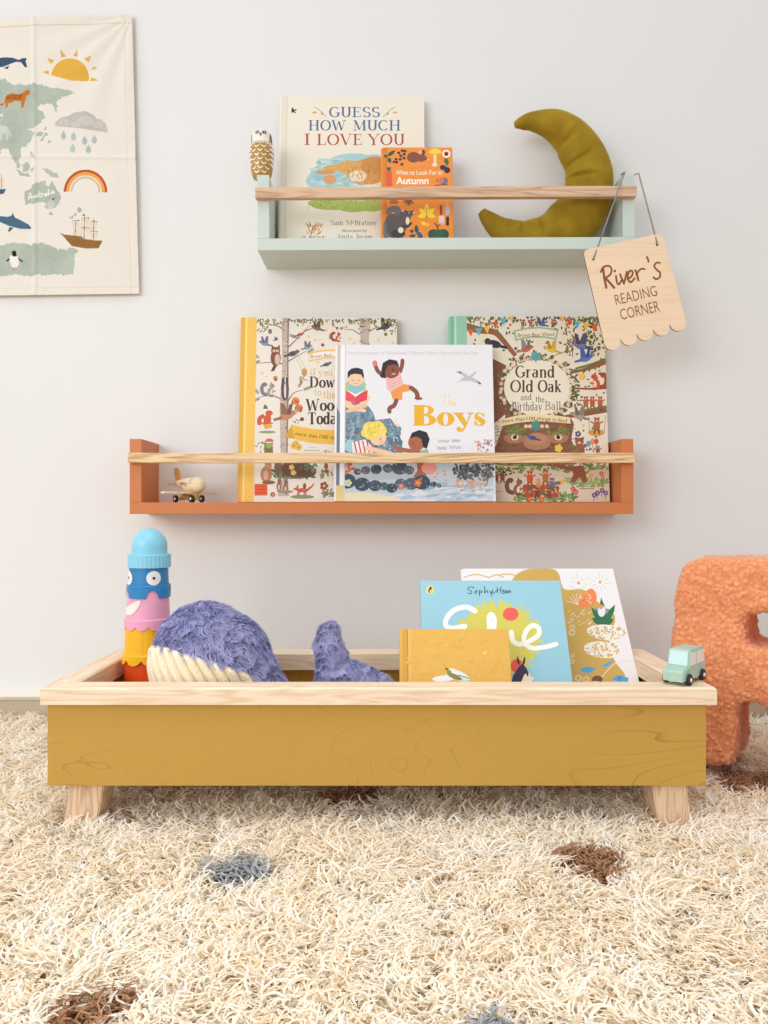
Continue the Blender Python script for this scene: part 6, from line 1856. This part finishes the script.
    # tall ship
    for q in ([(372, 365), (408, 362), (410, 440), (368, 440), (378, 400)], [(418, 350), (462, 350), (456, 395), (418, 400)], [(416, 398), (462, 402), (458, 456), (412, 450)], [(466, 366), (502, 372), (498, 412), (466, 410)], [(464, 416), (506, 422), (502, 460), (468, 462)]):
        P(q, (226, 217, 200)); Ln([q[0], q[1]], 3, (120, 90, 70), False); Ln([q[-1], q[0]], 2, (206, 196, 180), False)
    for x, y0, y1 in ((390, 360, 446), (436, 330, 460), (484, 356, 470)): Ln([(x, y0), (x - 4, y1)], 3, (110, 84, 64), False)
    P([(424, 330), (438, 330), (436, 340), (424, 338)], (150, 80, 60))
    P([(308, 424), (330, 434), (420, 444), (430, 456), (500, 466), (528, 466), (506, 506), (440, 506), (372, 494), (340, 460)], (150, 112, 62))
    for k in range(3): Ln([(345 + k * 8, 458 + k * 12), (520 - k * 6, 478 + k * 9)], 2, (122, 88, 46), False)
    # small ship at the edge, blue shark, penguin
    P([(-30, 205), (34, 202), (22, 226), (-20, 232)], (70, 96, 122)); P([(-10, 150), (20, 140), (24, 195), (-4, 198)], (226, 214, 190)); Ln([(10, 124), (10, 200)], 3, (110, 84, 64), False)
    P([(-60, 340), (0, 340), (40, 345), (62, 340), (66, 322), (80, 348), (110, 362), (150, 384), (164, 402), (150, 408), (110, 410), (76, 400), (50, 422), (44, 418), (52, 394), (10, 374), (-60, 352)], (74, 108, 132))
    P([(10, 374), (52, 392), (110, 406), (155, 405), (110, 412), (76, 402), (50, 396)], (210, 216, 218))
    P([(50, 556), (60, 540), (64, 520), (72, 516), (84, 522), (88, 545), (100, 556), (98, 590), (90, 604), (66, 604), (58, 590)], (238, 236, 230)); P([(50, 556), (36, 566), (36, 576), (56, 562)], (36, 38, 44)); P([(92, 552), (118, 568), (118, 578), (98, 564)], (36, 38, 44)); P([(62, 540), (66, 518), (78, 516), (86, 524), (88, 546), (74, 548)], (40, 42, 48)); P([(52, 522), (66, 520), (64, 532)], (206, 150, 80)); E(72, 612, 5, 6, (206, 160, 90)); E(84, 612, 5, 6, (206, 160, 90))
    wash = 1 + .10 * vnoise(np.stack([X * .05, Y * .05, np.zeros(n)], 1), 1.0, 31.0) + .06 * vnoise(np.stack([X * .22, Y * .22, np.zeros(n)], 1), 1.0, 37.0)
    inked = np.abs(C[:, :3] - np.array(lin((232, 228, 219)))[:3]).sum(1) > .02
    C[inked, :3] *= wash[inked, None]
    # stitched hems a touch lighter, hem lines a touch darker
    R = np.array([edge_r(y) for y in Y]) if False else 132.5 + (Y - 16) * 7 / 278
    hem = ((R - X) < 7.5) | ((Y - top(X)) < 7.5) | ((bot(X) - Y) < 6.5)
    C[hem, :3] *= np.array([1.01, 1.0, .985])
    line = (np.abs((R - X) - 8) < .5) | (np.abs(Y - top(X) - 8) < .5) | (np.abs(bot(X) - Y - 7) < .5)
    C[line, :3] *= .86
    # relief: fold lines, drag wrinkles from the top right corner, rolled hems
    rel = np.zeros(n)
    rel += .0016 * np.exp(-((X - 35 - (Y - 150) * .004) / 2.2) ** 2) + .0016 * np.exp(-((Y - 157 - X * .01) / 2.0) ** 2)
    g = vnoise(np.stack([X * .012, Y * .005, np.zeros(n)], 1), 1.0, 2.0)
    d = (X - 132) * .78 + (Y - 16) * -.62
    l = np.hypot(X - 132, Y - 16)
    ang = np.arctan2(Y - 16, 132 - X)
    rel += .0011 * np.sin(ang * 17 + 1.2) * np.exp(-((l - 60) / 55) ** 2)
    rel += .0020 * g
    rel += .0007 * vnoise(np.stack([X * .06, Y * .05, np.zeros(n)], 1), 1.0, 6.0)
    rel += np.where(hem, .0009 + .00016 * np.sin((X + Y) * .55 + 2 * np.sin(X * .11 + Y * .07)), 0)
    co = np.stack([(X - 384) * s, Yc - np.clip(rel + .001, -.004, .01), HC - (Y - 512) * s], 1)
    nu, nvv = uu.shape
    ii = np.arange(n).reshape(nu, nvv)
    q = np.stack([ii[:-1, 1:], ii[1:, 1:], ii[1:, :-1], ii[:-1, :-1]], -1).reshape(-1, 4)
    org_ = np.array([(0 - 384) * s, WALL - .004, HC - (296 - 512) * s])
    me = bpy.data.meshes.new('printed_cloth')
    me.vertices.add(n); me.vertices.foreach_set('co', (co - org_).astype(np.float32).ravel())
    me.loops.add(q.size); me.loops.foreach_set('vertex_index', q.ravel().astype(np.int32))
    me.polygons.add(len(q)); me.polygons.foreach_set('loop_start', (np.arange(len(q)) * 4).astype(np.int32)); me.polygons.foreach_set('use_smooth', np.ones(len(q), bool))
    me.update(calc_edges=True)
    grid_colours(me, C)
    me.materials.append(attr_mat('printed linen', .9, spec=.1, weave=.25, wscale=1400))
    o = link(bpy.data.objects.new('wall_hanging', me)); o.location = org_
    sol = o.modifiers.new('thickness', 'SOLIDIFY'); sol.thickness = .0008; sol.offset = 1 
    tag(o, 'cream cloth wall hanging printed with sage green map, sun, rainbow and ship', 'wall hanging')
cloth()
# ------------------------------------------------------------ light and camera
w = bpy.data.worlds.new('room light'); SC.world = w; w.use_nodes = True
bg = w.node_tree.nodes['Background']; bg.inputs['Color'].default_value = (0.985, 0.995, 1.0, 1); bg.inputs['Strength'].default_value = 0.82

def area(name, loc, target, size, power, col):
    l = bpy.data.lights.new(name, 'AREA'); l.shape = 'RECTANGLE'; l.size, l.size_y = size; l.energy = power; l.color = col
    o = bpy.data.objects.new(name, l); COL.objects.link(o); o.location = loc
    o.rotation_euler = (Vector(target) - Vector(loc)).to_track_quat('-Z', 'Y').to_euler()
    return o
area('window_light', (-2.5, 0.15, 1.1), (0.0, 1.2, 0.45), (0.8, 0.9), 6, (1.0, 1.0, 1.0))
area('window_front', (-1.8, -1.5, 1.25), (0.0, 0.9, 0.35), (1.6, 1.2), 31, (1.0, 0.998, 0.99))
cb = area('rug_fill', (-0.1, 0.05, 2.3), (0.0, 0.15, 0.0), (1.0, 0.7), 4.5, (1.0, 0.995, 0.985))  # fill lamp added overhead to brighten the front of the rug
cb.data.spread = math.radians(75)

cam = bpy.data.cameras.new('camera'); cam.sensor_fit = 'VERTICAL'; cam.sensor_height = 36.0; cam.sensor_width = 27.0
cam.lens = F / 1024.0 * 36.0
cam.clip_start = 0.02
co = bpy.data.objects.new('camera', cam); COL.objects.link(co); co.location = (0, 0, HC); co.rotation_euler = (math.pi / 2, 0, 0)
SC.camera = co
SC.view_settings.view_transform = 'Standard'
SC.view_settings.look = 'None'
SC.view_settings.exposure = 0.0
SC.cycles.max_bounces = 32
SC.cycles.diffuse_bounces = 24
SC.cycles.transmission_bounces = 24
SC.cycles.use_denoising = True
